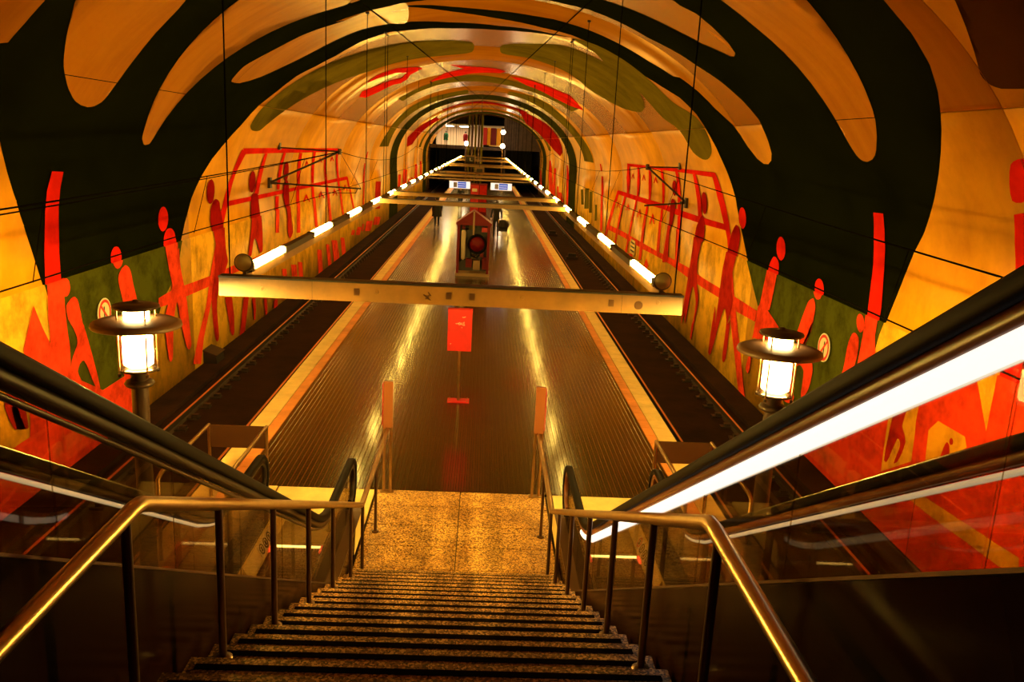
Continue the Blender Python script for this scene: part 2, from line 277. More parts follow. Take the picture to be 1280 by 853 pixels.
MURAL = [
 ('mural_stripe','dark','ceiling',[[(9.23,7.31),(9.66,7.08),(10.12,6.84),(10.6,6.58),(10.75,6.85),(10.88,6.88),(10.89,7.23),(10.85,7.58),(10.64,7.96),(10.45,8.24),(10.24,8.52),(10.01,8.79),(9.77,9.05),(10.01,9.2),(10.25,9.36),(10.5,9.52),(10.74,9.7),(10.99,9.88),(11.23,10.08),(11.47,10.29),(12.3,10.01),(13.23,9.68),(14.25,9.3),(15.36,8.88),(16.03,9.08),(16.74,9.3),(17.47,9.55),(18.23,9.82),(18.99,10.13),(18.92,9.97),(19.04,10.31),(19.0,10.49),(17.2,11.22),(17.5,11.6),(17.71,12.0),(17.83,12.41),(20.44,11.79),(20.43,10.98),(20.43,10.34),(20.45,9.68),(20.64,9.85),(22.81,9.46),(22.52,9.29),(22.52,10.03),(22.89,10.7),(23.67,11.56),(24.26,12.14),(24.56,12.76),(24.81,13.51),(24.58,14.26),(24.43,14.9),(23.95,15.52),(24.74,14.93),(25.24,14.29),(25.73,13.53),(25.7,12.74),(25.55,12.16),(25.13,11.61),(24.84,11.05),(24.3,10.53),(24.33,9.75),(24.7,8.86),(24.46,8.27),(23.93,7.74),(23.65,7.12),(23.07,6.56),(22.62,5.96),(21.88,5.42),(21.27,5.04),(20.69,4.62),(20.1,4.15),(19.6,3.63),(19.24,3.17),(19.07,2.85),(19.04,2.94),(18.74,2.49),(17.93,2.09),(17.76,1.88),(17.13,1.61),(16.55,1.35),(15.86,1.03),(14.87,1.03),(13.78,1.61),(13.63,2.03),(13.49,2.42),(13.35,2.81),(13.22,3.18),(13.07,3.54),(12.92,3.89),(12.77,4.23),(12.56,4.6),(12.29,4.95),(11.86,5.47),(11.4,5.79),(10.93,6.09),(10.46,6.28),(10.03,6.45),(9.62,6.62),(9.44,6.96)]]),
 ('mural_finger','orange','ceiling',[[(11.5,7.74),(11.58,7.63),(11.66,7.52),(11.73,7.41),(11.82,7.3),(11.94,7.17),(12.08,7.04),(12.22,6.91),(12.35,6.79),(12.47,6.69),(12.61,6.59),(12.75,6.5),(12.89,6.41),(13.01,6.34),(13.14,6.28),(13.27,6.21),(13.4,6.16),(13.52,6.13),(13.64,6.1),(13.77,6.09),(13.88,6.08),(13.99,6.09),(14.09,6.11),(14.18,6.15),(14.25,6.19),(14.3,6.25),(14.33,6.32),(14.34,6.4),(14.35,6.48),(14.36,6.58),(14.36,6.68),(14.35,6.79),(14.34,6.9),(14.32,7.05),(14.29,7.21),(14.23,7.39),(14.18,7.57),(14.12,7.76),(14.06,7.97),(13.97,8.18),(13.83,8.39),(13.65,8.58),(13.44,8.77),(13.21,8.96),(13.0,9.14),(12.69,9.49),(12.29,9.93),(11.84,10.29),(11.41,10.41),(10.99,10.24),(10.54,9.9),(10.16,9.54),(9.94,9.26),(10.0,9.09),(10.22,8.9),(10.51,8.69),(10.76,8.48),(10.95,8.3),(11.15,8.1),(11.34,7.91)]]),
 ('mural_finger','orange','ceiling',[[(15.36,8.88),(15.44,8.76),(15.55,8.63),(15.65,8.51),(15.72,8.39),(15.77,8.22),(15.79,8.02),(15.8,7.81),(15.82,7.62),(15.86,7.45),(15.92,7.28),(15.98,7.11),(16.06,6.93),(16.16,6.74),(16.27,6.54),(16.36,6.34),(16.43,6.16),(16.48,6.01),(16.51,5.85),(16.54,5.7),(16.56,5.59),(16.59,5.54),(16.65,5.5),(16.72,5.45),(16.78,5.42),(16.85,5.41),(16.94,5.42),(17.01,5.43),(17.05,5.45),(17.12,5.54),(17.16,5.67),(17.2,5.81),(17.24,5.95),(17.29,6.15),(17.32,6.38),(17.33,6.62),(17.34,6.86),(17.37,7.09),(17.41,7.33),(17.44,7.57),(17.47,7.79),(17.51,7.97),(17.57,8.14),(17.65,8.32),(17.75,8.49),(17.89,8.67),(18.06,8.86),(18.24,9.05),(18.41,9.25),(18.6,9.47),(18.8,9.71),(18.95,9.95),(18.99,10.13),(18.96,10.2),(18.86,10.27),(18.7,10.33),(18.5,10.4),(18.2,10.47),(17.83,10.54),(17.5,10.59),(17.29,10.58),(16.79,10.33),(16.15,9.98),(15.53,9.64),(15.13,9.39),(15.09,9.28),(15.15,9.15),(15.26,9.01)]]),
 ('mural_finger','orange','ceiling',[[(19.54,7.08),(19.48,7.12),(19.45,7.16),(19.44,7.21),(19.43,7.26),(19.41,7.33),(19.39,7.41),(19.38,7.49),(19.4,7.56),(19.5,7.69),(19.63,7.84),(19.77,8.01),(19.88,8.17),(19.99,8.36),(20.07,8.58),(20.14,8.8),(20.22,9.01),(20.34,9.23),(20.47,9.45),(20.59,9.66),(20.64,9.85),(20.61,9.97),(20.54,10.09),(20.47,10.22),(20.43,10.34),(20.42,10.5),(20.43,10.67),(20.43,10.83),(20.43,10.98),(20.39,11.08),(20.34,11.2),(20.35,11.29),(20.54,11.34),(21.04,11.33),(21.83,11.27),(22.66,11.18),(23.24,11.09),(23.39,11.0),(23.26,10.9),(23.04,10.8),(22.89,10.7),(22.8,10.55),(22.69,10.38),(22.59,10.2),(22.52,10.03),(22.5,9.85),(22.5,9.66),(22.51,9.48),(22.52,9.29),(22.53,9.05),(22.52,8.78),(22.45,8.52),(22.31,8.27),(22.09,8.03),(21.81,7.79),(21.49,7.58),(21.18,7.41),(20.94,7.32),(20.66,7.22),(20.39,7.15),(20.15,7.09),(20.01,7.08),(19.83,7.07),(19.66,7.07)]]),
 ('mural_stripe','dark','ceiling',[[(20.54,11.0),(21.18,11.86),(21.63,12.32),(21.92,12.81),(22.09,13.31),(22.08,13.81),(22.08,14.32),(21.89,14.82),(21.83,15.72),(21.86,16.61),(21.85,17.39),(21.46,18.06),(21.04,18.15),(20.76,18.61),(20.53,19.22),(19.96,19.74),(19.71,20.27),(19.35,20.56),(19.01,20.67),(18.69,20.67),(18.41,20.58),(18.22,20.42),(18.1,20.13),(17.95,19.62),(18.15,19.12),(18.48,18.56),(18.92,18.0),(19.08,17.59),(19.45,16.86),(19.34,16.11),(19.29,15.4),(19.46,14.96),(19.5,14.51),(18.88,14.08),(18.2,13.68),(18.13,13.25),(17.95,12.82),(17.67,12.42),(17.62,12.83),(17.47,13.24),(17.23,13.65),(17.35,14.12),(17.34,14.59),(17.63,15.06),(17.78,15.53),(17.61,16.17),(17.48,16.75),(17.36,17.12),(17.12,17.57),(16.71,17.9),(16.51,18.07),(16.32,18.1),(16.11,18.04),(15.89,17.8),(15.66,17.36),(15.49,16.97),(15.57,16.66),(15.46,16.49),(15.08,16.09),(14.65,15.71),(13.31,15.71),(12.2,15.7),(11.37,15.84),(10.64,15.95),(10.34,16.14),(10.05,16.31),(9.77,16.48),(9.49,16.63),(9.67,16.88),(9.83,17.13),(9.97,17.39),(10.1,17.72),(10.18,18.05),(10.24,18.31),(10.27,18.57),(10.42,19.06),(10.64,19.45),(11.03,19.99),(11.45,20.54),(11.81,21.03),(12.17,21.51),(12.49,21.87),(12.68,22.21),(12.83,22.56),(13.0,22.93),(13.16,23.29),(13.24,23.62),(13.32,23.98),(13.41,24.35),(13.49,24.73),(13.71,25.25),(14.47,25.26),(15.46,25.49),(16.58,25.75),(17.07,25.46),(17.59,25.16),(18.12,24.85),(18.63,24.43),(19.15,24.0),(19.8,23.52),(20.48,23.01),(21.23,22.38),(21.71,21.88),(21.82,21.64),(22.18,21.1),(22.46,20.59),(22.59,19.97),(22.58,19.29),(22.86,18.72),(23.52,18.26),(24.18,17.47),(24.14,16.84),(23.75,16.2),(23.58,15.48),(23.77,14.67),(23.56,13.85),(23.34,13.31),(22.9,12.79),(22.39,12.29),(21.74,11.83)]]),
 ('mural_finger','orange','ceiling',[[(13.86,17.03),(13.91,17.18),(13.97,17.34),(14.03,17.5),(14.07,17.65),(14.08,17.83),(14.06,18.02),(14.04,18.21),(14.02,18.39),(14.03,18.55),(14.05,18.71),(14.08,18.87),(14.09,19.03),(14.1,19.2),(14.11,19.37),(14.11,19.54),(14.1,19.68),(14.1,19.8),(14.09,19.92),(14.08,20.04),(14.05,20.14),(14.03,20.22),(13.99,20.3),(13.94,20.38),(13.88,20.43),(13.83,20.46),(13.76,20.48),(13.68,20.49),(13.6,20.49),(13.51,20.47),(13.41,20.45),(13.32,20.41),(13.25,20.37),(13.15,20.29),(13.05,20.18),(12.94,20.07),(12.85,19.96),(12.78,19.87),(12.71,19.78),(12.66,19.69),(12.61,19.6),(12.55,19.47),(12.48,19.32),(12.41,19.17),(12.36,19.04),(12.31,18.92),(12.28,18.81),(12.26,18.7),(12.24,18.59),(12.24,18.46),(12.24,18.33),(12.25,18.19),(12.24,18.05),(12.22,17.92),(12.2,17.8),(12.17,17.67),(12.11,17.54),(12.0,17.4),(11.86,17.25),(11.71,17.1),(11.6,16.95),(11.44,16.74),(11.25,16.5),(11.11,16.28),(11.14,16.1),(11.45,15.94),(12.0,15.78),(12.65,15.67),(13.21,15.68),(13.57,15.91),(13.78,16.29),(13.84,16.7)]]),
 ('mural_stripe','brown','ceiling',[[(8.95,18.34),(8.99,18.43),(9.02,18.52),(9.05,18.61),(9.09,18.7),(9.15,18.79),(9.21,18.87),(9.29,18.96),(9.35,19.04),(9.41,19.09),(9.47,19.15),(9.53,19.21),(9.57,19.27),(9.57,19.33),(9.55,19.38),(9.51,19.43),(9.45,19.46),(9.36,19.49),(9.24,19.5),(9.11,19.51),(8.99,19.51),(8.8,19.53),(8.58,19.54),(8.38,19.54),(8.22,19.48),(8.1,19.34),(7.98,19.15),(7.89,18.95),(7.89,18.78),(8.03,18.57),(8.28,18.32),(8.54,18.08),(8.73,17.94),(8.81,17.95),(8.87,18.07),(8.91,18.22)]]),
 ('mural_stripe','olive','ceiling',[[(29.06,12.69),(28.75,12.53),(28.54,12.31),(28.37,12.07),(28.19,11.84),(28.03,11.63),(27.9,11.43),(27.77,11.22),(27.66,11.02),(27.57,10.81),(27.48,10.6),(27.4,10.39),(27.31,10.18),(27.22,9.98),(27.13,9.77),(27.02,9.56),(26.88,9.36),(26.71,9.15),(26.5,8.94),(26.29,8.75),(26.09,8.58),(25.99,8.47),(25.9,8.36),(25.8,8.25),(25.66,8.15),(25.38,8.04),(25.04,7.92),(24.7,7.81),(24.45,7.68),(24.3,7.54),(24.2,7.4),(24.12,7.24),(24.02,7.1),(23.89,6.94),(23.74,6.79),(23.6,6.64),(23.49,6.49),(23.44,6.36),(23.41,6.21),(23.41,6.08),(23.43,5.97),(23.48,5.93),(23.6,5.88),(23.75,5.84),(23.91,5.82),(24.1,5.81),(24.35,5.81),(24.57,5.83),(24.72,5.87),(24.8,5.98),(24.8,6.13),(24.76,6.3),(24.74,6.46),(24.75,6.63),(24.74,6.81),(24.75,6.99),(24.8,7.16),(24.91,7.3),(25.07,7.44),(25.28,7.57),(25.53,7.68),(25.86,7.78),(26.29,7.87),(26.74,7.94),(27.15,8.0),(27.43,8.03),(27.76,8.05),(28.09,8.07),(28.35,8.11),(28.82,8.23),(29.34,8.4),(29.85,8.61),(30.29,8.81),(30.61,9.03),(30.82,9.26),(30.99,9.5),(31.16,9.73),(31.35,9.96),(31.53,10.2),(31.71,10.43),(31.88,10.67),(32.1,10.9),(32.33,11.14),(32.53,11.38),(32.63,11.62),(32.67,11.9),(32.65,12.19),(32.45,12.45),(32.02,12.63),(31.38,12.7),(30.45,12.74),(29.58,12.73)]]),
 ('mural_stripe','olive','ceiling',[[(29.35,13.67),(28.83,13.89),(28.27,14.2),(27.68,14.53),(27.15,14.81),(26.78,15.0),(26.42,15.18),(26.13,15.37),(25.93,15.56),(25.84,15.76),(25.82,15.97),(25.83,16.19),(25.83,16.41),(25.79,16.63),(25.74,16.87),(25.7,17.09),(25.73,17.31),(25.86,17.5),(26.07,17.7),(26.32,17.9),(26.56,18.09),(26.8,18.24),(27.1,18.4),(27.43,18.55),(27.76,18.67),(28.08,18.75),(28.51,18.83),(28.98,18.89),(29.4,18.91),(30.0,18.87),(30.69,18.79),(31.39,18.68),(31.97,18.55),(32.58,18.36),(33.12,18.11),(33.53,17.84),(33.73,17.54),(33.61,17.22),(33.17,16.87),(32.66,16.52),(32.3,16.19),(32.14,15.84),(32.04,15.48),(31.96,15.13),(31.86,14.8),(31.92,14.51),(32.08,14.19),(32.13,13.91),(31.9,13.71),(31.4,13.65),(30.58,13.62),(29.8,13.63)]]),
 ('mural_stripe','olive','ceiling',[[(24.04,15.53),(23.88,15.59),(23.74,15.77),(23.61,15.98),(23.54,16.17),(23.53,16.37),(23.56,16.58),(23.6,16.8),(23.65,17.01),(23.71,17.22),(23.79,17.44),(23.86,17.66),(23.92,17.87),(23.98,18.11),(24.05,18.36),(24.04,18.59),(23.93,18.8),(23.68,18.96),(23.33,19.1),(23.0,19.24),(22.78,19.37),(22.69,19.52),(22.67,19.67),(22.69,19.82),(22.73,19.96),(22.78,20.09),(22.88,20.22),(23.0,20.34),(23.14,20.44),(23.32,20.52),(23.57,20.6),(23.85,20.66),(24.13,20.68),(24.43,20.67),(24.75,20.62),(25.05,20.55),(25.27,20.47),(25.44,20.32),(25.5,20.13),(25.54,19.93),(25.64,19.75),(25.86,19.62),(26.19,19.49),(26.52,19.37),(26.75,19.23),(26.87,18.96),(26.83,18.63),(26.67,18.29),(26.5,17.96),(26.41,17.68),(26.33,17.4),(26.21,17.12),(26.0,16.88),(25.75,16.73),(25.43,16.57),(25.11,16.42),(24.86,16.27),(24.65,16.06),(24.45,15.82),(24.23,15.62)]]),
 ('mural_flame','red','ceiling',[[(35.02,7.8),(34.23,8.08),(35.12,8.51),(35.91,9.15),(36.64,9.56),(35.52,9.93),(34.27,9.64),(33.51,9.11),(32.93,8.49),(32.42,9.03),(32.87,9.74),(34.75,10.43),(35.74,10.56),(36.79,9.91),(38.05,9.69),(38.43,9.3),(37.74,9.06),(37.45,8.43),(36.53,7.88)]]),
 ('mural_flame','red','ceiling',[[(42.91,10.3),(40.02,11.26),(38.92,12.16),(36.44,11.66),(38.0,12.53),(38.54,13.71),(39.31,14.02),(40.7,13.74),(41.46,12.47),(42.38,11.93),(42.83,11.12)]]),
 ('mural_flame','red','ceiling',[[(41.61,14.27),(41.02,15.03),(40.94,16.23),(39.86,17.12),(41.84,18.15),(44.29,17.62),(45.3,16.75),(44.5,15.19)]]),
 ('mural_flame','darkred','ceiling',[[(72.88,15.83),(71.33,17.0),(68.6,18.4),(69.07,19.79),(71.02,20.99),(74.73,21.38),(80.62,20.83),(86.99,19.53),(90.07,17.47)]]),
 ('mural_flame','darkred','ceiling',[[(72.42,5.1),(69.24,5.94),(72.15,6.93),(76.88,8.59),(83.28,8.46),(79.06,6.45),(76.79,5.33)]]),
 ('mural_tram','red','wall_left',[[(23.67,5.3),(26.24,5.29),(29.45,5.26),(33.55,5.24),(38.99,5.2),(39.15,5.04),(31.15,5.09),(27.09,5.12),(23.98,5.13)],[(23.57,5.26),(24.26,5.24),(24.09,5.14),(23.45,4.55),(22.96,3.96),(22.49,3.43),(22.06,2.85),(21.64,2.28),(21.13,1.49),(20.48,0.73),(20.21,0.13),(19.65,0.28),(20.09,0.85),(20.7,1.44),(21.21,2.34),(21.62,2.9),(22.04,3.47),(22.54,3.99),(23.13,4.57)],[(22.78,3.9),(25.94,3.88),(28.57,3.87),(31.79,3.85),(36.34,3.83),(42.4,3.81),(42.68,3.63),(36.44,3.69),(31.79,3.73),(28.56,3.74),(25.93,3.75),(22.83,3.76)],[(17.71,2.22),(18.58,2.26),(19.9,2.21),(21.09,2.17),(23.04,2.15),(25.23,2.08),(27.87,2.05),(31.81,2.04),(37.01,2.02),(44.79,1.99),(45.02,1.87),(37.01,1.88),(31.8,1.87),(27.86,1.87),(25.22,1.88),(23.03,1.93),(20.86,1.92),(19.41,1.96),(18.15,1.99),(17.69,2.02)],[(26.18,5.12),(25.98,4.54),(25.5,3.93),(25.94,3.9),(26.35,4.53),(26.49,5.11)],[(28.53,5.11),(28.4,4.46),(28.21,3.92),(28.57,3.9),(28.8,4.45),(28.91,5.1)],[(28.01,3.72),(27.85,2.54),(28.31,2.5),(28.47,3.69)],[(31.05,5.08),(31.31,4.36),(31.24,3.85),(31.68,3.83),(31.76,4.35),(31.5,5.07)],[(31.11,3.76),(31.05,2.99),(30.98,2.22),(31.6,2.16),(31.59,2.95),(31.59,3.74)],[(33.54,5.08),(33.82,4.28),(33.82,3.87),(34.28,3.85),(34.29,4.26),(34.0,5.07)],[(33.79,3.72),(34.01,2.94),(34.33,2.11),(34.92,2.05),(34.53,2.91),(34.25,3.7)],[(35.97,5.06),(36.55,4.19),(36.71,3.82),(37.19,3.8),(37.03,4.17),(36.44,5.06)],[(36.74,3.69),(37.1,2.94),(37.5,2.06),(38.15,2.0),(37.66,2.91),(37.29,3.66)],[(38.65,5.05),(39.26,4.45),(39.73,3.78),(40.19,3.76),(39.71,4.44),(39.1,5.05)],[(39.71,3.72),(40.26,2.92),(40.9,2.04),(41.43,1.99),(40.77,2.88),(40.21,3.7)],[(42.2,3.78),(43.2,2.93),(44.34,1.99),(44.88,1.95),(43.7,2.9),(42.68,3.76)],[(32.83,3.52),(33.45,3.17),(33.2,3.18),(32.82,3.37),(32.45,3.23),(32.21,3.25)],[(35.75,3.47),(36.44,3.12),(36.16,3.13),(35.75,3.32),(35.34,3.19),(35.07,3.2)],[(38.93,3.39),(39.62,3.03),(39.34,3.05),(38.93,3.23),(38.53,3.1),(38.27,3.11)],[(41.82,3.46),(42.54,3.1),(42.25,3.11),(41.82,3.3),(41.41,3.16),(41.14,3.18)],[(32.64,4.76),(33.25,4.54),(33.07,4.55),(32.73,4.66),(32.55,4.56),(32.38,4.57)],[(35.12,4.84),(35.84,4.62),(35.63,4.62),(35.23,4.73),(35.02,4.63),(34.83,4.64)],[(37.84,4.85),(38.61,4.61),(38.39,4.62),(37.97,4.74),(37.76,4.63),(37.56,4.63)]]),
 ('mural_figure','darkred','wall_left',[[(21.72,4.21),(21.67,4.09),(21.58,4.0),(21.46,3.94),(21.33,3.93),(21.23,3.96),(21.15,4.03),(21.11,4.14),(21.11,4.25),(21.14,4.37),(21.2,4.46),(21.3,4.52),(21.41,4.54),(21.53,4.5),(21.64,4.43),(21.71,4.33)],[(21.53,3.95),(21.59,3.98),(21.66,4.0),(21.74,4.02),(21.81,4.02),(21.89,4.01),(21.96,3.99),(22.03,3.96),(22.08,3.93),(22.11,3.89),(22.13,3.83),(22.15,3.76),(22.17,3.7),(22.22,3.62),(22.27,3.53),(22.33,3.43),(22.37,3.34),(22.38,3.24),(22.39,3.14),(22.38,3.04),(22.39,2.94),(22.4,2.84),(22.42,2.74),(22.45,2.64),(22.47,2.56),(22.5,2.5),(22.54,2.44),(22.57,2.38),(22.57,2.33),(22.51,2.26),(22.4,2.18),(22.29,2.1),(22.19,2.02),(22.03,1.91),(21.84,1.78),(21.67,1.63),(21.57,1.48),(21.54,1.25),(21.57,0.97),(21.62,0.7),(21.64,0.5),(21.62,0.46),(21.58,0.42),(21.53,0.4),(21.48,0.39),(21.43,0.42),(21.38,0.47),(21.34,0.52),(21.31,0.57),(21.25,0.76),(21.19,1.0),(21.14,1.26),(21.13,1.49),(21.19,1.71),(21.29,1.93),(21.41,2.13),(21.48,2.3),(21.49,2.41),(21.49,2.52),(21.47,2.62),(21.46,2.69),(21.45,2.7),(21.44,2.7),(21.43,2.71),(21.46,2.74),(21.52,2.79),(21.56,2.84),(21.59,2.89),(21.59,2.95),(21.57,3.0),(21.53,3.06),(21.5,3.11),(21.46,3.19),(21.41,3.29),(21.36,3.38),(21.33,3.47),(21.32,3.54),(21.32,3.6),(21.33,3.67),(21.35,3.73),(21.38,3.79),(21.43,3.85),(21.48,3.91)]]),
 ('mural_figure','darkred','wall_left',[[(25.58,4.28),(25.54,4.16),(25.43,4.06),(25.3,4.0),(25.16,3.99),(25.03,4.02),(24.94,4.1),(24.89,4.2),(24.87,4.32),(24.89,4.44),(24.96,4.54),(25.05,4.6),(25.18,4.62),(25.33,4.58),(25.46,4.51),(25.55,4.4)],[(25.07,3.83),(25.1,3.87),(25.15,3.91),(25.21,3.94),(25.3,3.95),(25.42,3.96),(25.57,3.95),(25.72,3.93),(25.82,3.9),(25.87,3.86),(25.89,3.79),(25.9,3.72),(25.91,3.66),(25.96,3.51),(26.03,3.33),(26.1,3.13),(26.14,2.94),(26.17,2.74),(26.17,2.53),(26.17,2.33),(26.14,2.19),(26.1,2.17),(26.02,2.14),(25.92,2.13),(25.85,2.15),(25.72,2.26),(25.57,2.44),(25.41,2.59),(25.28,2.66),(25.16,2.6),(25.06,2.46),(24.96,2.3),(24.87,2.19),(24.8,2.18),(24.69,2.17),(24.59,2.18),(24.54,2.19),(24.56,2.28),(24.62,2.41),(24.7,2.55),(24.76,2.68),(24.83,2.81),(24.89,2.94),(24.95,3.07),(24.99,3.21),(25.02,3.37),(25.03,3.55),(25.04,3.71)]]),
 ('mural_figure','darkred','wall_left',[[(29.79,4.45),(29.77,4.32),(29.69,4.22),(29.56,4.15),(29.43,4.14),(29.3,4.17),(29.2,4.25),(29.13,4.36),(29.08,4.49),(29.07,4.61),(29.1,4.72),(29.18,4.79),(29.3,4.81),(29.45,4.78),(29.6,4.7),(29.73,4.59)],[(29.03,3.87),(29.11,3.96),(29.25,4.06),(29.39,4.14),(29.51,4.18),(29.63,4.16),(29.75,4.11),(29.85,4.03),(29.9,3.96),(29.93,3.83),(29.94,3.65),(29.94,3.47),(29.97,3.28),(30.06,3.05),(30.18,2.77),(30.29,2.51),(30.33,2.32),(30.27,2.26),(30.14,2.2),(29.99,2.16),(29.86,2.15),(29.75,2.19),(29.66,2.25),(29.58,2.33),(29.53,2.4),(29.5,2.55),(29.5,2.73),(29.5,2.93),(29.47,3.1),(29.4,3.22),(29.29,3.34),(29.19,3.46),(29.11,3.56),(29.06,3.64),(29.02,3.72),(29.01,3.8)]]),
 ('mural_figure','red','wall_left',[[(18.52,3.8),(18.48,3.7),(18.4,3.62),(18.3,3.58),(18.19,3.57),(18.09,3.6),(18.01,3.66),(17.96,3.75),(17.96,3.85),(18.0,3.95),(18.07,4.03),(18.17,4.08),(18.28,4.09),(18.38,4.06),(18.47,3.99),(18.52,3.9)],[(18.25,3.46),(18.28,3.5),(18.32,3.53),(18.37,3.57),(18.42,3.59),(18.47,3.6),(18.53,3.6),(18.6,3.6),(18.66,3.59),(18.71,3.58),(18.77,3.55),(18.81,3.52),(18.85,3.49),(18.88,3.44),(18.91,3.38),(18.93,3.32),(18.95,3.26),(18.95,3.21),(18.95,3.16),(18.94,3.11),(18.95,3.08),(18.96,3.08),(18.98,3.1),(19.01,3.12),(19.02,3.12),(19.03,3.05),(19.03,2.95),(19.04,2.83),(19.06,2.72),(19.09,2.61),(19.13,2.51),(19.18,2.4),(19.23,2.29),(19.27,2.17),(19.32,2.06),(19.36,1.94),(19.4,1.82),(19.44,1.6),(19.49,1.33),(19.54,1.07),(19.57,0.87),(19.58,0.84),(19.58,0.8),(19.58,0.77),(19.57,0.74),(19.54,0.72),(19.5,0.7),(19.45,0.69),(19.41,0.69),(19.36,0.71),(19.31,0.75),(19.27,0.79),(19.24,0.82),(19.17,0.97),(19.08,1.16),(18.99,1.36),(18.92,1.53),(18.88,1.65),(18.84,1.79),(18.8,1.9),(18.76,1.94),(18.69,1.89),(18.62,1.77),(18.55,1.63),(18.5,1.5),(18.46,1.32),(18.43,1.12),(18.4,0.92),(18.37,0.78),(18.35,0.75),(18.32,0.72),(18.28,0.7),(18.24,0.7),(18.21,0.71),(18.17,0.75),(18.15,0.78),(18.13,0.81),(18.1,0.94),(18.06,1.11),(18.03,1.28),(18.0,1.42),(17.98,1.49),(17.96,1.55),(17.94,1.61),(17.96,1.67),(18.04,1.79),(18.17,1.94),(18.31,2.1),(18.42,2.21),(18.45,2.25),(18.48,2.29),(18.51,2.33),(18.52,2.38),(18.49,2.46),(18.45,2.55),(18.4,2.66),(18.36,2.76),(18.32,2.88),(18.28,3.01),(18.24,3.13),(18.22,3.22),(18.21,3.24),(18.21,3.26),(18.2,3.27),(18.2,3.29),(18.21,3.33),(18.21,3.37),(18.22,3.42)]]),
 ('mural_figure','red','wall_left',[[(16.07,3.3),(16.04,3.22),(15.98,3.16),(15.9,3.13),(15.81,3.12),(15.72,3.15),(15.65,3.21),(15.61,3.28),(15.61,3.36),(15.63,3.43),(15.69,3.49),(15.77,3.53),(15.86,3.53),(15.95,3.51),(16.02,3.45),(16.06,3.38)],[(15.89,3.05),(15.94,3.08),(16.0,3.11),(16.08,3.13),(16.14,3.14),(16.2,3.13),(16.26,3.1),(16.31,3.07),(16.34,3.04),(16.38,2.98),(16.41,2.9),(16.44,2.81),(16.46,2.73),(16.51,2.62),(16.56,2.51),(16.6,2.39),(16.6,2.3),(16.56,2.24),(16.48,2.19),(16.39,2.14),(16.32,2.1),(16.27,2.05),(16.23,2.01),(16.2,1.96),(16.17,1.91),(16.11,1.84),(16.05,1.76),(16.0,1.67),(15.97,1.58),(15.97,1.49),(16.0,1.39),(16.03,1.3),(16.04,1.21),(16.03,1.15),(16.01,1.09),(15.98,1.04),(15.95,1.01),(15.92,1.01),(15.88,1.03),(15.83,1.06),(15.81,1.09),(15.77,1.17),(15.74,1.28),(15.71,1.39),(15.68,1.5),(15.65,1.57),(15.61,1.65),(15.58,1.72),(15.57,1.78),(15.58,1.84),(15.61,1.88),(15.64,1.93),(15.68,1.97),(15.76,2.03),(15.85,2.1),(15.94,2.18),(15.99,2.27),(15.99,2.37),(15.95,2.49),(15.91,2.6),(15.87,2.7),(15.85,2.75),(15.83,2.81),(15.81,2.86),(15.81,2.91),(15.81,2.95),(15.83,2.99),(15.85,3.02)]]),
 ('mural_figure','red','wall_left',[[(13.96,3.08),(13.94,3.03),(13.89,2.98),(13.84,2.96),(13.78,2.96),(13.72,2.98),(13.68,3.02),(13.65,3.08),(13.65,3.14),(13.67,3.19),(13.71,3.24),(13.76,3.26),(13.82,3.26),(13.88,3.24),(13.93,3.2),(13.95,3.14)],[(13.79,2.81),(13.83,2.84),(13.89,2.87),(13.96,2.9),(14.02,2.91),(14.06,2.91),(14.1,2.9),(14.14,2.87),(14.17,2.85),(14.2,2.8),(14.22,2.73),(14.24,2.66),(14.26,2.6),(14.27,2.57),(14.27,2.53),(14.28,2.5),(14.29,2.47),(14.3,2.43),(14.32,2.39),(14.35,2.35),(14.36,2.31),(14.41,2.2),(14.47,2.05),(14.53,1.9),(14.59,1.75),(14.65,1.58),(14.72,1.39),(14.77,1.22),(14.8,1.11),(14.77,1.11),(14.72,1.13),(14.66,1.16),(14.62,1.19),(14.54,1.32),(14.44,1.49),(14.35,1.66),(14.26,1.76),(14.19,1.77),(14.11,1.74),(14.05,1.68),(14.02,1.63),(14.04,1.57),(14.09,1.5),(14.13,1.43),(14.14,1.4),(14.07,1.42),(13.96,1.47),(13.85,1.54),(13.78,1.6),(13.76,1.66),(13.78,1.73),(13.81,1.8),(13.84,1.87),(13.89,1.93),(13.96,1.99),(14.03,2.06),(14.07,2.11),(14.08,2.16),(14.07,2.21),(14.05,2.26),(14.02,2.31),(13.98,2.38),(13.92,2.45),(13.87,2.51),(13.83,2.56),(13.81,2.58),(13.81,2.61),(13.8,2.63),(13.8,2.65),(13.79,2.68),(13.78,2.73),(13.78,2.77)]]),
 ('mural_streak','darkred','wall_left',[[(22.22,1.43),(22.47,0.87),(22.63,0.41),(22.77,0.27),(22.89,0.24),(23.0,0.32),(23.01,0.76),(22.85,1.32)]]),
 ('mural_streak','darkred','wall_left',[[(23.99,1.11),(23.73,0.61),(23.44,0.0),(23.97,0.0),(24.25,0.51),(24.49,1.02)]]),
 ('mural_streak','darkred','wall_left',[[(24.83,0.92),(24.98,0.57),(24.99,0.24),(25.14,0.21),(25.25,0.52),(25.22,0.86)]]),
 ('mural_streak','darkred','wall_left',[[(26.15,0.68),(26.29,0.31),(26.4,0.04),(26.54,0.01),(26.59,0.26),(26.54,0.61)]]),
 ('mural_streak','darkred','wall_left',[[(27.5,0.4),(27.38,0.0),(27.89,0.0),(27.98,0.32)]]),
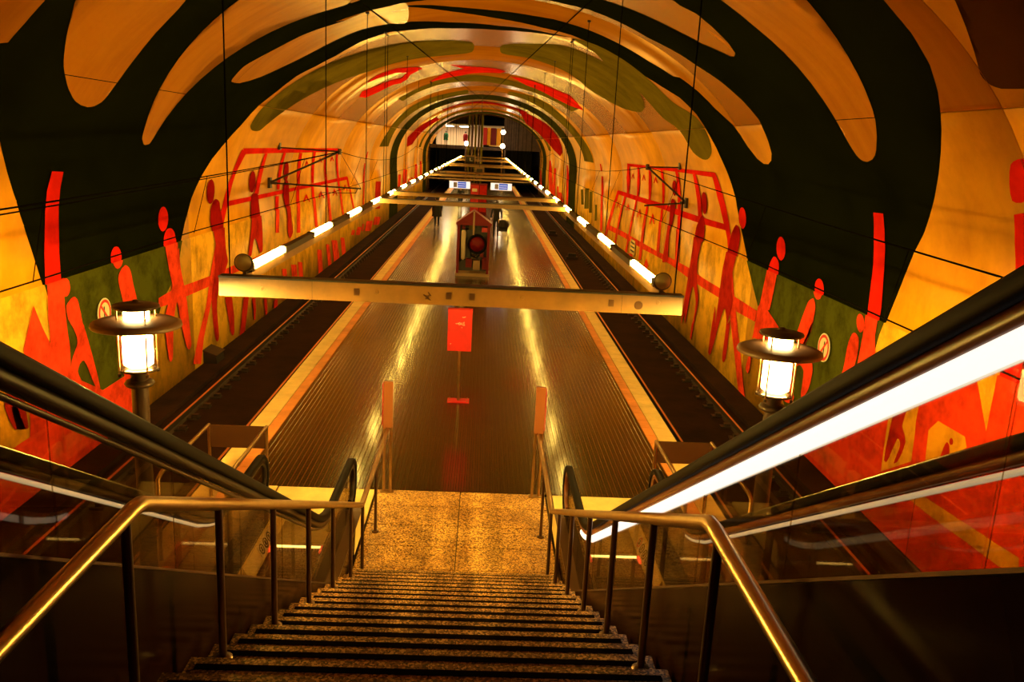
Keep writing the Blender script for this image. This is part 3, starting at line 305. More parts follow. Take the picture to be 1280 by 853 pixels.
 ('mural_streak','red','wall_left',[[(13.45,5.0),(13.82,4.98),(13.8,4.68),(13.79,4.33),(13.78,4.01),(13.74,3.68),(13.74,3.24),(13.74,2.79),(13.76,2.44),(13.81,2.11),(13.78,1.58),(13.17,2.04),(13.22,2.47),(13.19,2.7),(13.23,3.11),(13.25,3.43),(13.28,3.74),(13.34,4.05),(13.37,4.36),(13.39,4.68)]]),
 ('mural_field','red','wall_left',[[(12.79,3.0),(13.0,2.61),(13.19,2.32),(13.22,2.62),(13.76,2.51),(13.79,2.03),(13.78,1.62),(14.9,1.04),(15.79,1.04),(16.24,1.02),(16.46,0.91),(16.42,0.49),(16.39,0.06),(15.93,0.0),(15.02,0.0),(14.2,0.0),(13.67,0.0),(13.17,0.0),(12.71,0.0),(12.27,0.0),(11.8,0.0),(11.36,0.0),(10.95,0.0),(10.41,0.0),(9.91,0.0),(9.93,0.0),(9.95,0.0),(9.97,0.09),(9.99,0.39),(10.0,0.69),(10.3,0.74),(10.61,0.8),(10.94,0.86),(11.29,0.92),(11.66,0.99),(12.03,1.04),(12.39,1.04),(12.44,1.36),(12.42,1.69),(12.42,2.05),(12.42,2.41),(12.6,2.7)]]),
 ('mural_figure','darkred','wall_left',[[(11.95,1.93),(11.89,1.9),(11.84,1.85),(11.81,1.78),(11.79,1.71),(11.82,1.62),(11.87,1.5),(11.93,1.39),(11.98,1.31),(11.99,1.3),(12.01,1.3),(12.03,1.3),(12.03,1.31),(12.02,1.37),(11.99,1.46),(11.97,1.55),(11.96,1.62),(11.97,1.65),(11.99,1.69),(12.03,1.71),(12.06,1.7),(12.11,1.61),(12.16,1.47),(12.22,1.33),(12.27,1.23),(12.28,1.22),(12.32,1.2),(12.34,1.2),(12.36,1.21),(12.35,1.27),(12.33,1.35),(12.31,1.45),(12.29,1.53),(12.29,1.59),(12.3,1.66),(12.3,1.72),(12.27,1.77),(12.21,1.83),(12.12,1.88),(12.03,1.92)]]),
 ('mural_streak','red','wall_left',[[(48.89,4.94),(48.67,4.51),(49.17,4.51),(49.23,4.94)]]),
 ('mural_streak','red','wall_left',[[(48.36,4.3),(47.9,3.15),(47.7,2.0),(48.17,1.96),(48.29,3.13),(48.76,4.29)]]),
 ('mural_streak','darkred','wall_left',[[(53.26,3.08),(53.0,2.29),(52.94,1.43),(55.48,1.24),(55.75,2.13),(55.81,2.97)]]),
 ('mural_streak','red','wall_left',[[(67.03,3.02),(66.92,2.41),(66.75,1.64),(68.48,1.54),(68.82,2.32),(68.94,2.95)]]),
 ('mural_streak','red','wall_left',[[(70.95,3.29),(70.66,2.65),(70.58,1.75),(73.81,1.58),(74.26,2.51),(74.58,3.18)]]),
 ('mural_streak','red','wall_left',[[(75.73,2.36),(75.62,1.58),(77.23,1.5),(77.34,2.3)]]),
 ('mural_streak','red','wall_left',[[(78.25,2.35),(77.93,1.55),(80.08,1.45),(80.41,2.27)]]),
 ('mural_streak','red','wall_left',[[(82.93,3.41),(82.03,2.49),(81.68,1.7),(85.27,1.53),(85.65,2.36),(85.36,3.35)]]),
 ('mural_streak','red','wall_left',[[(88.9,3.57),(89.22,1.72),(91.76,1.61),(90.84,3.53)]]),
 ('mural_streak','red','wall_left',[[(43.95,1.02),(43.63,0.8),(44.65,0.69),(44.98,0.92)]]),
 ('mural_streak','red','wall_left',[[(45.87,0.99),(45.17,0.63),(46.64,0.48),(47.38,0.85)]]),
 ('mural_streak','red','wall_left',[[(49.38,1.0),(48.59,0.5),(51.18,0.24),(52.05,0.77)]]),
 ('mural_streak','red','wall_left',[[(52.99,0.93),(52.08,0.52),(55.06,0.24),(56.07,0.67)]]),
 ('mural_streak','red','wall_left',[[(47.68,0.99),(47.51,0.61),(48.06,0.55),(48.24,0.94)]]),
 ('mural_streak','red','wall_left',[[(28.67,1.24),(28.74,0.95),(29.37,0.85),(29.3,1.15)]]),
 ('mural_streak','red','wall_left',[[(30.01,1.19),(30.12,0.74),(31.0,0.6),(30.88,1.07)]]),
 ('mural_streak','red','wall_left',[[(31.11,1.14),(31.27,0.56),(32.02,0.44),(31.85,1.03)]]),
 ('mural_streak','red','wall_left',[[(34.76,1.14),(35.03,0.03),(35.98,0.0),(35.69,1.02)]]),
 ('mural_streak','red','wall_left',[[(38.04,1.16),(38.73,0.0),(40.19,0.0),(39.44,1.0)]]),
 ('mural_streak','red','wall_left',[[(36.67,1.14),(37.31,0.0),(38.11,0.0),(37.44,1.05)]]),
 ('mural_streak','red','wall_left',[[(40.4,1.02),(40.96,0.04),(42.09,0.0),(41.49,0.9)]]),
 ('mural_tram','red','wall_right',[[(38.49,21.13),(33.16,21.1),(27.5,21.04),(23.5,21.02),(23.4,21.16),(23.77,21.17),(27.63,21.17),(33.29,21.21),(38.18,21.26)],[(23.88,21.04),(23.4,21.03),(22.99,21.57),(22.46,22.14),(22.1,22.5),(21.99,22.71),(21.55,23.26),(21.13,23.9),(20.81,24.32),(20.42,24.79),(20.04,25.26),(19.63,25.84),(19.22,26.31),(19.75,26.31),(20.07,25.97),(20.41,25.53),(20.79,25.09),(21.17,24.64),(21.56,23.97),(21.91,23.31),(22.29,22.74),(22.51,22.55),(23.06,22.16),(23.57,21.67)],[(41.63,22.5),(33.53,22.43),(30.9,22.41),(27.82,22.42),(25.13,22.41),(22.19,22.37),(22.32,22.53),(25.05,22.6),(27.93,22.62),(30.81,22.6),(35.23,22.65),(41.53,22.69)],[(41.83,22.54),(41.11,22.5),(42.61,23.78),(44.26,25.17),(45.29,25.22),(43.48,23.82)],[(38.5,21.15),(39.22,21.81),(38.96,22.51),(38.44,22.48),(38.68,21.79),(37.93,21.13)],[(35.95,21.2),(36.44,21.88),(36.34,22.5),(35.89,22.47),(36.01,21.86),(35.55,21.19)],[(33.36,21.16),(33.81,21.81),(33.65,22.47),(33.27,22.44),(33.41,21.79),(32.98,21.15)],[(31.1,21.18),(31.13,21.84),(31.01,22.43),(30.63,22.4),(30.74,21.82),(30.7,21.17)],[(28.6,21.17),(28.6,21.8),(28.39,22.46),(28.03,22.43),(28.19,21.77),(28.18,21.16)],[(26.14,21.18),(25.99,21.74),(25.58,22.45),(25.16,22.41),(25.58,21.71),(25.75,21.16)],[(39.58,22.64),(40.49,23.59),(41.44,25.13),(40.9,25.07),(39.97,23.55),(39.08,22.61)],[(36.55,22.66),(37.28,23.8),(38.07,25.1),(37.53,25.04),(36.8,23.76),(36.13,22.63)],[(33.98,22.68),(34.34,23.63),(34.58,24.96),(33.99,24.88),(33.85,23.58),(33.56,22.65)],[(31.11,22.62),(31.1,23.46),(31.14,24.28),(30.61,24.21),(30.67,23.42),(30.76,22.59)],[(28.33,22.64),(28.02,23.37),(27.98,24.14),(27.44,24.07),(27.55,23.32),(27.94,22.6)],[(44.17,24.38),(38.67,24.24),(33.89,24.19),(30.13,24.15),(31.16,24.16),(28.59,24.09),(26.03,24.05),(24.15,24.09),(22.4,24.08),(20.88,24.06),(19.13,24.07),(19.19,24.1),(19.2,24.34),(20.72,24.39),(20.77,24.36),(22.44,24.34),(24.05,24.36),(26.08,24.36),(28.49,24.31),(31.33,24.35),(34.74,24.46),(34.08,24.43),(38.55,24.48),(44.29,24.64)],[(37.34,21.52),(37.01,21.77),(37.2,21.77),(37.42,21.65),(37.75,21.8),(37.94,21.8)],[(34.69,21.47),(34.4,21.72),(34.57,21.73),(34.78,21.6),(35.09,21.75),(35.27,21.76)],[(32.24,21.47),(31.96,21.72),(32.12,21.73),(32.31,21.61),(32.6,21.75),(32.77,21.76)],[(41.17,22.97),(40.46,23.27),(40.67,23.28),(41.08,23.14),(41.32,23.33),(41.54,23.35)],[(38.38,22.9),(37.72,23.18),(37.92,23.2),(38.3,23.06),(38.53,23.25),(38.74,23.26)],[(35.42,22.92),(34.77,23.22),(34.96,23.24),(35.34,23.09),(35.55,23.29),(35.75,23.31)],[(32.56,22.89),(31.96,23.16),(32.14,23.18),(32.49,23.05),(32.7,23.23),(32.9,23.25)],[(32.97,24.68),(32.28,24.92),(32.49,24.95),(32.89,24.84),(33.14,25.05),(33.37,25.08)],[(32.6,22.89),(31.91,23.24),(32.11,23.26),(32.51,23.09),(32.74,23.32),(32.95,23.34)]]),
 ('mural_figure','darkred','wall_right',[[(24.64,21.95),(24.63,22.07),(24.65,22.18),(24.71,22.25),(24.82,22.29),(24.96,22.28),(25.1,22.22),(25.23,22.12),(25.31,22.0),(25.31,21.88),(25.25,21.77),(25.14,21.69),(25.01,21.65),(24.88,21.67),(24.77,21.73),(24.69,21.83)],[(25.28,22.44),(25.24,22.41),(25.19,22.38),(25.13,22.35),(25.07,22.34),(25.0,22.36),(24.92,22.38),(24.84,22.42),(24.79,22.46),(24.74,22.52),(24.71,22.6),(24.68,22.68),(24.66,22.76),(24.65,22.85),(24.65,22.94),(24.66,23.02),(24.66,23.08),(24.67,23.08),(24.69,23.09),(24.71,23.09),(24.72,23.09),(24.78,23.19),(24.86,23.34),(24.94,23.5),(24.98,23.65),(24.96,23.83),(24.91,24.02),(24.84,24.2),(24.77,24.36),(24.71,24.44),(24.63,24.52),(24.54,24.6),(24.48,24.67),(24.45,24.74),(24.44,24.81),(24.44,24.88),(24.45,24.95),(24.49,25.08),(24.55,25.24),(24.61,25.4),(24.67,25.55),(24.71,25.69),(24.75,25.84),(24.78,25.98),(24.82,26.07),(24.85,26.08),(24.9,26.07),(24.94,26.06),(24.96,26.05),(24.96,25.91),(24.94,25.71),(24.91,25.52),(24.89,25.4),(24.88,25.41),(24.88,25.5),(24.87,25.58),(24.86,25.59),(24.81,25.48),(24.75,25.29),(24.7,25.09),(24.71,24.92),(24.8,24.78),(24.96,24.62),(25.14,24.51),(25.3,24.53),(25.43,24.75),(25.56,25.14),(25.67,25.53),(25.76,25.78),(25.81,25.79),(25.84,25.67),(25.87,25.54),(25.93,25.48),(26.02,25.57),(26.14,25.74),(26.24,25.88),(26.28,25.89),(26.24,25.61),(26.14,25.16),(26.02,24.68),(25.93,24.29),(25.88,24.06),(25.83,23.84),(25.79,23.62),(25.75,23.42),(25.74,23.25),(25.73,23.08),(25.71,22.92),(25.67,22.79),(25.6,22.69),(25.49,22.6),(25.37,22.51)]]),
 ('mural_figure','darkred','wall_right',[[(28.67,21.73),(28.7,21.83),(28.77,21.92),(28.86,21.99),(28.99,22.01),(29.12,22.0),(29.25,21.95),(29.34,21.87),(29.36,21.77),(29.32,21.67),(29.23,21.57),(29.09,21.51),(28.95,21.48),(28.82,21.5),(28.73,21.55),(28.68,21.63)],[(29.56,22.27),(29.53,22.23),(29.47,22.19),(29.38,22.15),(29.28,22.13),(29.16,22.14),(29.03,22.16),(28.9,22.19),(28.82,22.22),(28.78,22.28),(28.77,22.36),(28.77,22.45),(28.79,22.54),(28.86,22.69),(28.96,22.88),(29.06,23.08),(29.13,23.26),(29.15,23.39),(29.15,23.53),(29.14,23.66),(29.13,23.78),(29.1,23.9),(29.05,24.03),(29.02,24.15),(29.04,24.24),(29.11,24.28),(29.26,24.31),(29.42,24.34),(29.56,24.36),(29.65,24.38),(29.76,24.4),(29.85,24.41),(29.89,24.41),(29.88,24.25),(29.82,24.03),(29.74,23.78),(29.68,23.56),(29.63,23.38),(29.59,23.21),(29.55,23.04),(29.52,22.88),(29.53,22.71),(29.55,22.54),(29.57,22.39)]]),
 ('mural_figure','darkred','wall_right',[[(21.85,22.48),(21.81,22.44),(21.75,22.38),(21.68,22.33),(21.61,22.3),(21.53,22.3),(21.44,22.31),(21.36,22.33),(21.29,22.36),(21.24,22.39),(21.21,22.44),(21.18,22.5),(21.16,22.55),(21.15,22.64),(21.16,22.74),(21.17,22.85),(21.18,22.96),(21.22,23.09),(21.27,23.22),(21.32,23.35),(21.35,23.47),(21.35,23.59),(21.34,23.71),(21.31,23.82),(21.28,23.92),(21.22,24.0),(21.15,24.08),(21.08,24.15),(21.06,24.24),(21.1,24.38),(21.19,24.56),(21.28,24.73),(21.32,24.84),(21.29,24.83),(21.21,24.76),(21.13,24.7),(21.09,24.69),(21.08,24.88),(21.09,25.18),(21.11,25.49),(21.14,25.71),(21.16,25.75),(21.2,25.8),(21.25,25.85),(21.29,25.87),(21.34,25.87),(21.39,25.85),(21.43,25.82),(21.45,25.79),(21.45,25.59),(21.43,25.3),(21.41,25.01),(21.43,24.8),(21.48,24.69),(21.57,24.58),(21.68,24.51),(21.78,24.54),(21.95,24.78),(22.15,25.16),(22.34,25.57),(22.5,25.87),(22.52,25.91),(22.57,25.95),(22.61,25.99),(22.66,26.02),(22.71,26.02),(22.76,26.0),(22.81,25.98),(22.83,25.95),(22.8,25.66),(22.75,25.25),(22.69,24.86),(22.63,24.63),(22.58,24.65),(22.52,24.82),(22.47,25.01),(22.43,25.07),(22.4,24.94),(22.38,24.71),(22.36,24.44),(22.35,24.22),(22.34,24.08),(22.33,23.94),(22.32,23.79),(22.3,23.65),(22.27,23.51),(22.22,23.36),(22.17,23.22),(22.13,23.08),(22.08,22.95),(22.03,22.81),(21.97,22.69),(21.93,22.6),(21.92,22.57),(21.9,22.54),(21.88,22.51)]]),
 ('mural_figure','red','wall_right',[[(20.85,22.06),(20.83,22.16),(20.86,22.25),(20.93,22.31),(21.03,22.35),(21.15,22.34),(21.28,22.29),(21.39,22.22),(21.46,22.12),(21.47,22.01),(21.42,21.92),(21.33,21.85),(21.21,21.82),(21.09,21.83),(20.98,21.88),(20.9,21.96)]]),
 ('mural_figure','red','wall_right',[[(17.89,22.46),(17.87,22.55),(17.9,22.64),(17.96,22.7),(18.06,22.74),(18.17,22.73),(18.28,22.69),(18.38,22.62),(18.44,22.53),(18.46,22.43),(18.43,22.34),(18.36,22.27),(18.26,22.24),(18.15,22.25),(18.04,22.29),(17.95,22.36)],[(18.77,22.93),(18.73,22.87),(18.68,22.81),(18.63,22.76),(18.57,22.72),(18.5,22.71),(18.42,22.71),(18.34,22.73),(18.29,22.75),(18.24,22.77),(18.19,22.81),(18.16,22.86),(18.14,22.9),(18.14,22.99),(18.14,23.09),(18.16,23.19),(18.18,23.3),(18.21,23.44),(18.25,23.61),(18.29,23.77),(18.33,23.88),(18.35,23.89),(18.39,23.9),(18.42,23.91),(18.43,23.92),(18.33,23.94),(18.18,23.98),(18.01,24.02),(17.88,24.05),(17.79,24.08),(17.71,24.1),(17.63,24.13),(17.58,24.17),(17.52,24.21),(17.48,24.25),(17.47,24.3),(17.51,24.36),(17.62,24.43),(17.79,24.51),(18.0,24.59),(18.21,24.65),(18.45,24.68),(18.72,24.69),(18.98,24.69),(19.17,24.71),(19.24,24.75),(19.25,24.79),(19.22,24.84),(19.2,24.89),(19.2,25.02),(19.19,25.19),(19.19,25.35),(19.19,25.48),(19.21,25.52),(19.23,25.56),(19.26,25.6),(19.3,25.62),(19.35,25.61),(19.42,25.59),(19.47,25.56),(19.5,25.53),(19.48,25.44),(19.44,25.33),(19.38,25.2),(19.34,25.09),(19.31,24.96),(19.28,24.83),(19.25,24.69),(19.22,24.56),(19.2,24.41),(19.17,24.25),(19.15,24.1),(19.13,23.99),(19.11,23.96),(19.07,23.92),(19.03,23.89),(19.01,23.85),(18.98,23.76),(18.95,23.64),(18.92,23.51),(18.89,23.39),(18.86,23.27),(18.83,23.14),(18.8,23.03)]]),
 ('mural_figure','red','wall_right',[[(15.6,22.94),(15.58,23.02),(15.6,23.09),(15.64,23.14),(15.72,23.17),(15.81,23.18),(15.9,23.15),(15.98,23.09),(16.03,23.02),(16.05,22.94),(16.03,22.87),(15.98,22.82),(15.91,22.79),(15.82,22.79),(15.73,22.81),(15.65,22.87)],[(16.21,23.32),(16.17,23.28),(16.1,23.24),(16.03,23.21),(15.97,23.19),(15.92,23.21),(15.87,23.25),(15.83,23.3),(15.81,23.35),(15.81,23.47),(15.84,23.63),(15.87,23.77),(15.89,23.85),(15.87,23.82),(15.85,23.71),(15.82,23.6),(15.82,23.56),(15.84,23.63),(15.89,23.75),(15.94,23.89),(15.98,24.01),(16.03,24.07),(16.08,24.14),(16.12,24.2),(16.11,24.26),(16.03,24.3),(15.89,24.33),(15.74,24.35),(15.64,24.38),(15.59,24.42),(15.56,24.47),(15.54,24.52),(15.54,24.58),(15.55,24.66),(15.57,24.77),(15.6,24.87),(15.65,24.96),(15.71,25.04),(15.79,25.12),(15.87,25.18),(15.93,25.19),(15.96,25.1),(15.95,24.94),(15.95,24.78),(15.97,24.67),(16.01,24.63),(16.09,24.6),(16.17,24.59),(16.25,24.6),(16.32,24.65),(16.4,24.72),(16.46,24.8),(16.5,24.87),(16.52,24.95),(16.51,25.05),(16.49,25.14),(16.46,25.21),(16.42,25.23),(16.36,25.25),(16.3,25.27),(16.28,25.29),(16.3,25.34),(16.37,25.39),(16.44,25.45),(16.52,25.49),(16.61,25.51),(16.72,25.52),(16.81,25.52),(16.88,25.51),(16.91,25.48),(16.92,25.44),(16.91,25.38),(16.9,25.34),(16.91,25.25),(16.92,25.14),(16.91,25.03),(16.89,24.92),(16.82,24.81),(16.72,24.7),(16.63,24.59),(16.56,24.48),(16.53,24.35),(16.52,24.19),(16.51,24.05),(16.52,23.96),(16.54,23.98),(16.56,24.0),(16.57,24.0),(16.5,23.87),(16.41,23.67),(16.3,23.47)]]),
 ('mural_figure','red','wall_right',[[(13.7,23.19),(13.68,23.25),(13.69,23.31),(13.72,23.35),(13.77,23.38),(13.82,23.38),(13.88,23.36),(13.94,23.31),(13.97,23.26),(13.99,23.2),(13.98,23.14),(13.95,23.1),(13.9,23.08),(13.84,23.08),(13.78,23.1),(13.73,23.14)],[(14.24,24.17),(14.22,24.05),(14.21,23.91),(14.2,23.77),(14.18,23.66),(14.16,23.6),(14.12,23.53),(14.08,23.47),(14.03,23.44),(13.98,23.43),(13.91,23.44),(13.86,23.46),(13.82,23.48),(13.79,23.55),(13.77,23.65),(13.77,23.75),(13.79,23.86),(13.84,24.02),(13.93,24.21),(14.02,24.4),(14.12,24.54),(14.19,24.58),(14.3,24.6),(14.4,24.61),(14.46,24.59),(14.44,24.51),(14.37,24.4),(14.29,24.28)]]),
 ('mural_streak','red','wall_right',[[(13.77,21.35),(13.42,21.34),(13.4,21.73),(13.33,22.29),(13.24,22.86),(13.25,23.31),(13.15,23.6),(13.41,24.04),(13.81,24.44),(13.72,23.89),(13.68,23.41),(13.69,23.06),(13.71,22.71),(13.74,22.21),(13.8,21.77)]]),
 ('mural_field','red','wall_right',[[(13.27,23.79),(12.53,23.53),(11.88,23.3),(11.28,23.1),(10.78,22.93),(10.32,22.79),(9.9,22.65),(9.43,22.25),(9.07,22.32),(8.74,22.39),(8.42,22.45),(8.13,22.51),(7.85,22.57),(7.79,22.77),(7.73,22.97),(7.67,23.17),(7.61,23.37),(7.56,23.57),(7.5,23.77),(7.44,23.97),(7.38,24.17),(7.33,24.36),(7.27,24.56),(7.21,24.76),(7.16,24.95),(7.1,25.15),(7.04,25.34),(7.29,25.52),(7.56,25.71),(7.85,25.91),(8.16,26.13),(8.49,26.31),(8.8,26.31),(9.12,26.31),(9.47,26.31),(9.84,26.31),(10.23,26.31),(10.73,26.31),(11.26,26.31),(11.85,26.31),(12.49,26.31),(13.21,26.31),(13.75,26.31),(14.34,26.31),(14.97,26.31),(15.65,26.31),(16.39,26.31),(15.35,25.87),(14.44,25.38),(13.72,25.26),(13.62,24.59),(13.44,24.18)]]),
 ('mural_streak','red','wall_right',[[(9.77,20.43),(9.7,20.39),(9.6,20.36),(9.51,20.35),(9.46,20.38),(9.46,20.46),(9.48,20.59),(9.52,20.72),(9.56,20.81),(9.64,20.86),(9.74,20.9),(9.85,20.91),(9.92,20.89),(9.93,20.8),(9.9,20.67),(9.84,20.53)]]),
 ('mural_streak','red','wall_right',[[(9.93,21.06),(9.46,20.97),(9.44,21.21),(9.39,21.45),(9.32,21.68),(9.23,21.91),(9.11,22.13),(8.99,22.34),(9.42,22.49),(9.9,22.65),(9.93,22.36),(9.96,22.06),(9.95,21.77),(9.97,21.42)]]),
 ('mural_window','orange','wall_right',[[(12.4,24.1),(11.96,23.85),(11.35,23.49),(11.56,23.78),(11.58,23.91),(11.6,24.21),(11.57,24.44),(11.55,24.83),(12.37,25.32),(12.39,24.99),(12.4,24.49),(12.4,24.73)]]),
 ('mural_window','orange','wall_right',[[(10.92,23.22),(10.5,22.97),(9.92,22.65),(9.93,22.99),(9.93,23.26),(9.94,23.53),(9.94,23.8),(10.1,23.56),(10.26,23.32),(10.42,23.08),(10.72,23.48)]]),
 ('mural_window','orange','wall_right',[[(11.23,24.23),(11.03,24.03),(10.36,24.02),(10.28,24.14),(10.7,24.48),(11.16,24.85),(11.2,24.54)]]),
 ('mural_window','orange','wall_right',[[(11.95,25.4),(11.16,25.18),(10.68,25.14),(10.24,25.11),(9.75,25.07),(9.31,25.04),(8.9,25.0),(8.87,25.11),(9.19,25.28),(9.59,25.3),(10.01,25.32),(10.48,25.35),(10.93,25.37),(11.42,25.38)]]),
 ('mural_figure','darkred','wall_right',[[(11.73,23.76),(11.73,23.79),(11.74,23.81),(11.76,23.83),(11.79,23.85),(11.82,23.85),(11.85,23.84),(11.88,23.83),(11.89,23.81),(11.89,23.78),(11.88,23.76),(11.86,23.74),(11.83,23.72),(11.8,23.72),(11.77,23.72),(11.74,23.74)],[(12.11,23.97),(12.09,23.94),(12.06,23.92),(12.03,23.89),(11.99,23.88),(11.96,23.88),(11.92,23.88),(11.88,23.9),(11.86,23.91),(11.85,23.95),(11.86,23.99),(11.87,24.04),(11.88,24.09),(11.9,24.17),(11.92,24.26),(11.94,24.35),(11.95,24.41),(11.95,24.42),(11.91,24.46),(11.86,24.5),(11.81,24.56),(11.78,24.62),(11.8,24.7),(11.83,24.81),(11.88,24.91),(11.92,24.98),(11.94,25.0),(11.97,25.02),(12.0,25.04),(12.02,25.04),(12.0,24.97),(11.97,24.88),(11.93,24.78),(11.92,24.71),(11.93,24.68),(11.96,24.65),(12.0,24.64),(12.03,24.65),(12.07,24.74),(12.13,24.87),(12.18,25.01),(12.23,25.1),(12.25,25.12),(12.27,25.12),(12.3,25.12),(12.32,25.11),(12.33,25.06),(12.33,24.98),(12.33,24.9),(12.32,24.81),(12.31,24.7),(12.3,24.57),(12.28,24.44),(12.26,24.36),(12.24,24.37),(12.23,24.37),(12.22,24.37),(12.21,24.33),(12.2,24.27),(12.18,24.2),(12.17,24.14),(12.16,24.09),(12.15,24.05),(12.13,24.01)]]),
 ('mural_figure','darkred','wall_right',[[(10.59,24.17),(10.59,24.19),(10.59,24.21),(10.6,24.22),(10.62,24.23),(10.64,24.24),(10.66,24.23),(10.67,24.22),(10.68,24.2),(10.68,24.19),(10.68,24.17),(10.66,24.15),(10.65,24.14),(10.63,24.14),(10.61,24.15),(10.6,24.16)],[(10.73,24.23),(10.71,24.23),(10.69,24.24),(10.67,24.25),(10.66,24.26),(10.65,24.29),(10.64,24.32),(10.63,24.36),(10.63,24.4),(10.65,24.46),(10.68,24.53),(10.72,24.6),(10.75,24.63),(10.77,24.62),(10.79,24.57),(10.81,24.52),(10.82,24.47),(10.82,24.44),(10.81,24.4),(10.8,24.37),(10.79,24.33),(10.78,24.31),(10.77,24.28),(10.75,24.25)]]),
 ('mural_streak','red','wall_right',[[(48.28,21.39),(48.19,21.8),(47.59,21.79),(47.84,21.38)]]),
 ('mural_streak','red','wall_right',[[(47.92,22.07),(47.33,23.05),(46.67,25.0),(45.88,24.91),(46.68,23.01),(47.33,22.05)]]),
 ('mural_streak','red','wall_right',[[(69.11,22.0),(67.96,22.91),(67.15,25.32),(65.54,25.2),(66.64,22.86),(68.23,21.98)]]),
 ('mural_streak','red','wall_right',[[(88.93,22.04),(88.18,23.4),(85.34,25.28),(79.64,24.95),(83.63,23.24),(86.65,21.99)]]),
 ('mural_streak','red','wall_right',[[(81.6,22.6),(81.41,24.1),(80.76,25.39),(78.23,25.23),(78.84,23.98),(79.71,22.54)]]),
 ('mural_streak','red','wall_right',[[(75.18,24.51),(72.38,25.2),(69.09,24.97),(72.21,24.34)]]),
 ('mural_streak','red','wall_right',[[(76.94,24.07),(76.16,25.1),(74.5,24.99),(75.25,23.99)]]),
 ('mural_streak','red','wall_right',[[(102.28,23.43),(100.22,25.46),(96.69,25.27),(100.06,23.36)]]),
 ('mural_streak','olive','wall_right',[[(57.62,23.31),(56.84,24.27),(55.34,24.17),(56.32,23.24)]]),
 ('mural_streak','olive','wall_right',[[(55.28,23.13),(54.91,24.4),(52.58,24.22),(53.13,23.01)]]),
 ('mural_streak','olive','wall_right',[[(52.77,23.18),(52.29,24.45),(50.82,24.33),(51.29,23.1)]]),
 ('mural_streak','olive','wall_right',[[(49.69,23.77),(49.4,24.68),(48.52,24.6),(48.8,23.71)]]),
 ('mural_streak','red','wall_right',[[(42.81,26.31),(42.76,26.31),(41.71,26.31),(41.76,26.31)]]),
 ('mural_streak','red','wall_right',[[(37.05,25.01),(37.09,25.45),(36.07,25.31),(36.03,24.88)]]),
 ('mural_streak','red','wall_right',[[(33.16,24.91),(33.29,25.31),(32.65,25.22),(32.53,24.82)]]),
]
# ------------------------------------------------------------------ tunnel profile
A, B, ZC, ZB = 6.65, 4.86, 3.06, -1.0
NT = 720
_pts = [(-A, ZB)] + [(-A * math.cos(math.pi * i / NT), ZC + B * math.sin(math.pi * i / NT)) for i in range(NT + 1)] + [(A, ZB)]
_s = [0.0]
for i in range(1, len(_pts)): _s.append(_s[-1] + math.hypot(_pts[i][0] - _pts[i - 1][0], _pts[i][1] - _pts[i - 1][1]))
ST = _s[-1]
S_LOW = 3.25          # the lower wall projects a little up to here
def prof(s):
    """point and inward normal at arc length s (0 = foot of left wall)"""
    if s <= _s[1]: return (-A + 0.03 if s < S_LOW else -A), ZB + s, 1.0, 0.0
    if s >= _s[-2]: return (A - 0.03 if s > ST - S_LOW else A), ZB + (ST - s), -1.0, 0.0
    lo, hi = 1, len(_s) - 2
    while hi - lo > 1:
        mid = (lo + hi) // 2
        if _s[mid] <= s: lo = mid
        else: hi = mid
    t = (s - _s[lo]) / (_s[hi] - _s[lo])
    x = _pts[lo][0] + (_pts[hi][0] - _pts[lo][0]) * t; z = _pts[lo][1] + (_pts[hi][1] - _pts[lo][1]) * t
    nx, nz = -x / A ** 2, -(z - ZC) / B ** 2; l = math.hypot(nx, nz)
    return x, z, nx / l, nz / l
S_SPRING = _s[1]; SJ = 6.57
NV = 56
S_CUT = [S_SPRING + (ST - 2 * S_SPRING) * i / NV for i in range(NV + 1)]
S_CUT = [S_LOW - 0.002, S_LOW + 0.002] + S_CUT + [ST - S_LOW - 0.002, ST - S_LOW + 0.002]
Y0, Y1 = -8.0, 104.6
YJ = [9.54 + 10.3 * k for k in range(-1, 10)]
YJ = [y for y in YJ if Y0 + 1 < y < Y1 - 1]
GAP = 0.014
def skin(sa, sb, ya, yb, off_in, thick):
    """solid piece of lining between arc lengths sa..sb and ya..yb"""
    ss = [sa] + [s for s in S_CUT if sa + 0.001 < s < sb - 0.001] + [sb]
    mb = MB(); n = len(ss); vs = []
    for y in (ya, yb):
        for s in ss:
            x, z, nx, nz = prof(s); vs.append((x + nx * off_in, y, z + nz * off_in))
        for s in ss:
            x, z, nx, nz = prof(s); vs.append((x + nx * (off_in - thick), y, z + nz * (off_in - thick)))
    fs = []
    for i in range(n - 1):
        fs.append((i, i + 1, 2 * n + i + 1, 2 * n + i))
        fs.append((n + i, 3 * n + i, 3 * n + i + 1, n + i + 1))
    fs.append(tuple(range(n)) + tuple(range(2 * n - 1, n - 1, -1)))
    fs.append((tuple(range(2 * n, 3 * n)) + tuple(range(4 * n - 1, 3 * n - 1, -1)))[::-1])
    fs.append((0, 2 * n, 3 * n, n)); fs.append((n - 1, 2 * n - 1, 4 * n - 1, 3 * n - 1))
    mb.add(vs, fs); mb.sm = [True] * len(fs)
    mb.sm[-4:] = [False] * 4
    return mb
WALLS = {}
WALLS['wall_left'] = struct('wall_left', skin(0, SJ, Y0, Y1, -0.05, 0.25), 'joint', 'curved left tunnel wall painted with the mural')
WALLS['ceiling'] = struct('ceiling', skin(SJ, ST - SJ, Y0, Y1, -0.05, 0.25), 'joint', 'barrel vault ceiling painted with broad dark stripes')
WALLS['wall_right'] = struct('wall_right', skin(ST - SJ, ST, Y0, Y1, -0.05, 0.25), 'joint', 'curved right tunnel wall painted with the mural')
_ys = [Y0] + YJ + [Y1]
